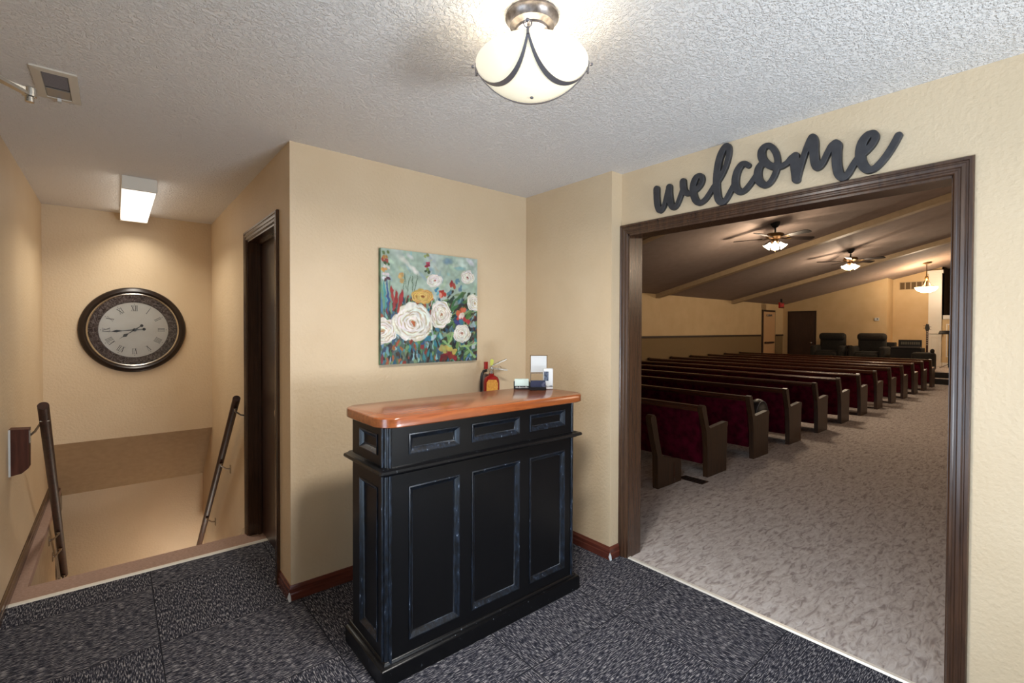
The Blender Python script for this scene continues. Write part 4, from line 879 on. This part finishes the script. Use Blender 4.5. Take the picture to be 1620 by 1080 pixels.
bm = bmesh.new(); tube(bm, [(0, 0, -0.04), (0, 0, -0.40)], 0.010, 8); lathe(bm, [(0, -0.38), (0.03, -0.40), (0.05, -0.44), (0.03, -0.50), (0, -0.52)], n=16); ob('stem', bm, brass, pd, smooth=40)
bm = bmesh.new()
for k in range(3):
    a = R(30 + 120 * k); tube(bm, [(0.03 * math.cos(a), 0.03 * math.sin(a), -0.46), (0.09 * math.cos(a), 0.09 * math.sin(a), -0.66), (0.24 * math.cos(a), 0.24 * math.sin(a), -0.735)], 0.010, 6)
ob('arms', bm, brass, pd, smooth=40)
bm = bmesh.new(); lathe(bm, [(0.27, -0.72), (0.255, -0.77), (0.20, -0.83), (0.11, -0.87), (0, -0.88)], n=40); ob('glass_bowl', bm, glow('lit_pendant_glass', (255, 226, 180), 5.0), pd, smooth=80)
point('pendant_light', (18.34, 2.81, ceil_h(2.81) - 0.66), LAMP_PEND * 1.6, WARM, 0.08)
point('pendant_light', (18.34, 2.81, ceil_h(2.81) - 0.98), LAMP_PEND, WARM, 0.10)

# ------------------------------------------------------------------ far end furnishings
es = thing('exit_sign', 'dark red exit sign hanging above the tan side door', 'sign', (17.75, 6.55, 2.20))
ob('housing', B(-0.17, 0.17, -0.03, 0.03, 0, 0.20, bev=0.006), mat('exit_sign_red', (92, 12, 14), 0.4), es)
ob('stem', B(-0.03, 0.03, -0.02, 0.02, 0.20, ceil_h(6.55) - 2.20), M['dark'], es)
bm = bmesh.new(); gx = -0.13                                                       # E X I T
def seg(bm, x0, z0, x1, z1, t=0.010): tube(bm, [(x0, -0.031, z0), (x1, -0.031, z1)], t, 4)
for ch in 'EXIT':
    if ch == 'E': seg(bm, gx, 0.05, gx, 0.15); seg(bm, gx, 0.05, gx + 0.04, 0.05); seg(bm, gx, 0.10, gx + 0.035, 0.10); seg(bm, gx, 0.15, gx + 0.04, 0.15)
    if ch == 'X': seg(bm, gx, 0.05, gx + 0.045, 0.15); seg(bm, gx + 0.045, 0.05, gx, 0.15)
    if ch == 'I': seg(bm, gx + 0.02, 0.05, gx + 0.02, 0.15)
    if ch == 'T': seg(bm, gx + 0.025, 0.05, gx + 0.025, 0.15); seg(bm, gx, 0.15, gx + 0.05, 0.15)
    gx += 0.07
ob('lettering', bm, mat('exit_letter_red', (220, 60, 60), 0.5), es)
ob('side_panel', B(-0.174, -0.170, -0.028, 0.028, 0.01, 0.19), mat('lit_sign_red', (190, 24, 30), 0.4), es)
def recliner(label, y):
    t = thing('recliner', label, 'armchair', (18.0, y, 0.30), 0, 'dark recliners on the platform')
    ob('back', B(0.42, 0.72, -0.36, 0.36, 0.32, 1.02, bev=0.09), M['recl'], t, smooth=60); ob('headrest', B(0.36, 0.66, -0.38, 0.38, 0.80, 1.05, bev=0.10), M['recl'], t, smooth=60)
    ob('seat', B(-0.15, 0.5, -0.30, 0.30, 0.2, 0.48, bev=0.07), M['recl'], t, smooth=60); ob('footrest', B(-0.22, -0.10, -0.30, 0.30, 0.10, 0.42, bev=0.05), M['recl'], t, smooth=60)
    for s in (-1, 1): ob('arm', B(-0.15, 0.6, min(s * 0.30, s * 0.48), max(s * 0.30, s * 0.48), 0.04, 0.64, bev=0.07), M['recl'], t, smooth=60)
    ob('base', B(-0.05, 0.6, -0.4, 0.4, 0.0, 0.10), M['dark'], t)
    return t
recliner('dark upholstered recliner nearest the dark far door', 5.22); recliner('dark upholstered recliner between the small side table and the keyboard', 4.14)
st = thing('side_table', 'small dark side table between the two recliners', 'table', (18.25, 4.68, 0.30))
ob('tabletop', B(-0.16, 0.16, -0.045, 0.045, 0.62, 0.65), M['darkrail'], st)
for a in (-0.13, 0.13):
    for b in (-0.035, 0.035): ob('leg', B(a - 0.012, a + 0.012, b - 0.009, b + 0.009, 0, 0.62), M['darkrail'], st)
kb = thing('keyboard_organ', 'dark electric organ with a slotted panel behind the front pews', 'organ', (18.05, 3.20, 0.30))
ob('cabinet', B(-0.10, 0.45, -0.36, 0.36, 0, 0.62, bev=0.02), M['dark'], kb); ob('music_desk', B(0.18, 0.24, -0.32, 0.22, 0.62, 0.86), M['blackp'], kb)
bm = bmesh.new()
for k in range(9): box(bm, 0.170, 0.181, -0.28 + k * 0.05, -0.245 + k * 0.05, 0.72, 0.80)
lab(ob('slotted_panel', bm, mat('grey_slots', (110, 108, 92), 0.5), kb), 'grey slotted panel')
bm = B(-0.16, 0.12, -0.34, 0.34, 0.62, 0.66); ob('keys', bm, mat('dim_keys', (60, 52, 48), 0.4), kb)
am = tag(ob('amplifier', B(18.80, 19.1, 3.62, 3.88, 0.30, 1.06, bev=0.02), M['dark']), 'dark amplifier box left of the organ', 'amplifier')
bs = thing('equipment_case', 'dark lumpy equipment case at the front end of the pews', 'case', (17.45, 2.62, 0.30))
bm = bmesh.new(); box(bm, -0.1, 0.35, -0.14, 0.36, 0, 0.52, bev=0.08); ob('case_body', bm, M['recl'], bs, smooth=60)
bm = bmesh.new(); blob(bm, (0.1, -0.08, 0.56), (0.10, 0.05, 0.07)); ob('case_handle', bm, M['recl'], bs, smooth=60)
fo = tag(ob('paper_folder', B(-0.01, 0.01, -0.12, 0.12, 0, 0.26), mat('olive_folder', (130, 130, 62), 0.7)), 'olive green folder leaning in front of the second recliner', 'folder')
fo.location = (17.55, 3.62, 0.31); fo.rotation_euler = (R(32), R(18), 0)
gt = thing('guitar', 'dark bass guitar standing upright beside the white column', 'guitar', (18.85, 2.85, 0.30))
bm = bmesh.new(); prism(bm, [(-0.10, 0.05), (-0.15, 0.12), (-0.155, 0.22), (-0.11, 0.30), (-0.12, 0.38), (-0.10, 0.46), (-0.05, 0.44), (0, 0.40), (0.06, 0.45), (0.11, 0.44), (0.115, 0.36), (0.10, 0.29), (0.15, 0.20), (0.14, 0.10), (0.08, 0.04)], lambda a, b: (0.0, a, b), lambda a, b: (0.045, a, b)); ob('body', bm, mat('guitar_red', (70, 16, 12), 0.25), gt)
bm = B(-0.018, 0.0, -0.026, 0.026, 0.38, 1.14); ob('neck', bm, mat('fretboard', (66, 40, 30), 0.4), gt)
bm = bmesh.new()
for k in range(7): box(bm, -0.021, -0.017, -0.012, 0.012, 0.70 + k * 0.065, 0.725 + k * 0.065)
ob('fret_markers', bm, mat('pearl_inlay', (190, 180, 160), 0.3), gt)
bm = bmesh.new(); prism(bm, [(-0.03, 1.12), (-0.055, 1.20), (-0.035, 1.33), (0.03, 1.34), (0.055, 1.22), (0.03, 1.12)], lambda a, b: (-0.015, a, b), lambda a, b: (0.005, a, b)); ob('headstock', bm, M['dark'], gt)
bm = bmesh.new()
for k, s in ((0, -1), (1, 1), (2, -1), (3, 1)): tube(bm, [(-0.005, 0, 1.17 + k * 0.04), (-0.005, s * 0.09, 1.17 + k * 0.04)], 0.007, 6)
ob('tuning_pegs', bm, M['dark'], gt)
bm = bmesh.new(); tube(bm, [(-0.2, 0.16, 0), (0.06, 0, 0.35), (0.06, 0, 0.6)], 0.012, 6); tube(bm, [(-0.2, -0.16, 0), (0.06, 0, 0.35)], 0.012, 6); tube(bm, [(0.25, 0, 0), (0.06, 0, 0.35)], 0.012, 6); tube(bm, [(-0.06, -0.15, 0.05), (0.06, -0.1, 0.06), (0.06, 0.1, 0.06), (-0.06, 0.15, 0.05)], 0.012, 6); ob('stand', bm, M['blackp'], gt)
ms = thing('music_stand', 'thin black music stand on the platform beside the right jamb', 'music stand', (19.3, 2.42, 0.30))
bm = bmesh.new(); tube(bm, [(0, 0, 0.02), (0, 0, 1.08)], 0.014, 8); ob('pole', bm, M['blackp'], ms)
bm = bmesh.new(); prism(bm, [(-0.14, 1.03), (0.06, 1.12), (0.06, 1.14), (-0.16, 1.05)], lambda a, b: (a, -0.22, b), lambda a, b: (a, 0.22, b)); ob('desk', bm, M['blackp'], ms)
for k in range(3):
    a = R(120 * k + 90); bm = bmesh.new(); tube(bm, [(0, 0, 0.12), (0.2 * math.cos(a), 0.2 * math.sin(a), 0.006)], 0.009, 6); ob('leg', bm, M['blackp'], ms)
th = thing('thermostat', 'small white thermostat on the far wall', 'thermostat', (HX, 4.21, 1.76)); ob('body', B(-0.03, 0, -0.06, 0.06, 0, 0.10, bev=0.006), M['plastic_w'], th); ob('dial', B(-0.034, -0.03, -0.035, -0.005, 0.04, 0.075), M['dark'], th)
wv_ = thing('wall_return_vent', 'long tan return vent of several panels on the alcove wall', 'vent', (HX2, 3.05, 2.80))
bm = bmesh.new()
for k in range(5): sweep_frame(bm, lambda a, b, h: (-h, a, b), 0.145 * k, 0.145 * k + 0.145, 0, 0.25, [(0, 0), (0, 0.02), (0.014, 0.02), (0.014, 0)])
ob('frame', bm, M['beam'], wv_); ob('louvres', B(-0.006, 0, 0.0, 0.725, 0, 0.25), mat('vent_shadow_brown', (96, 74, 42), 0.7), wv_)
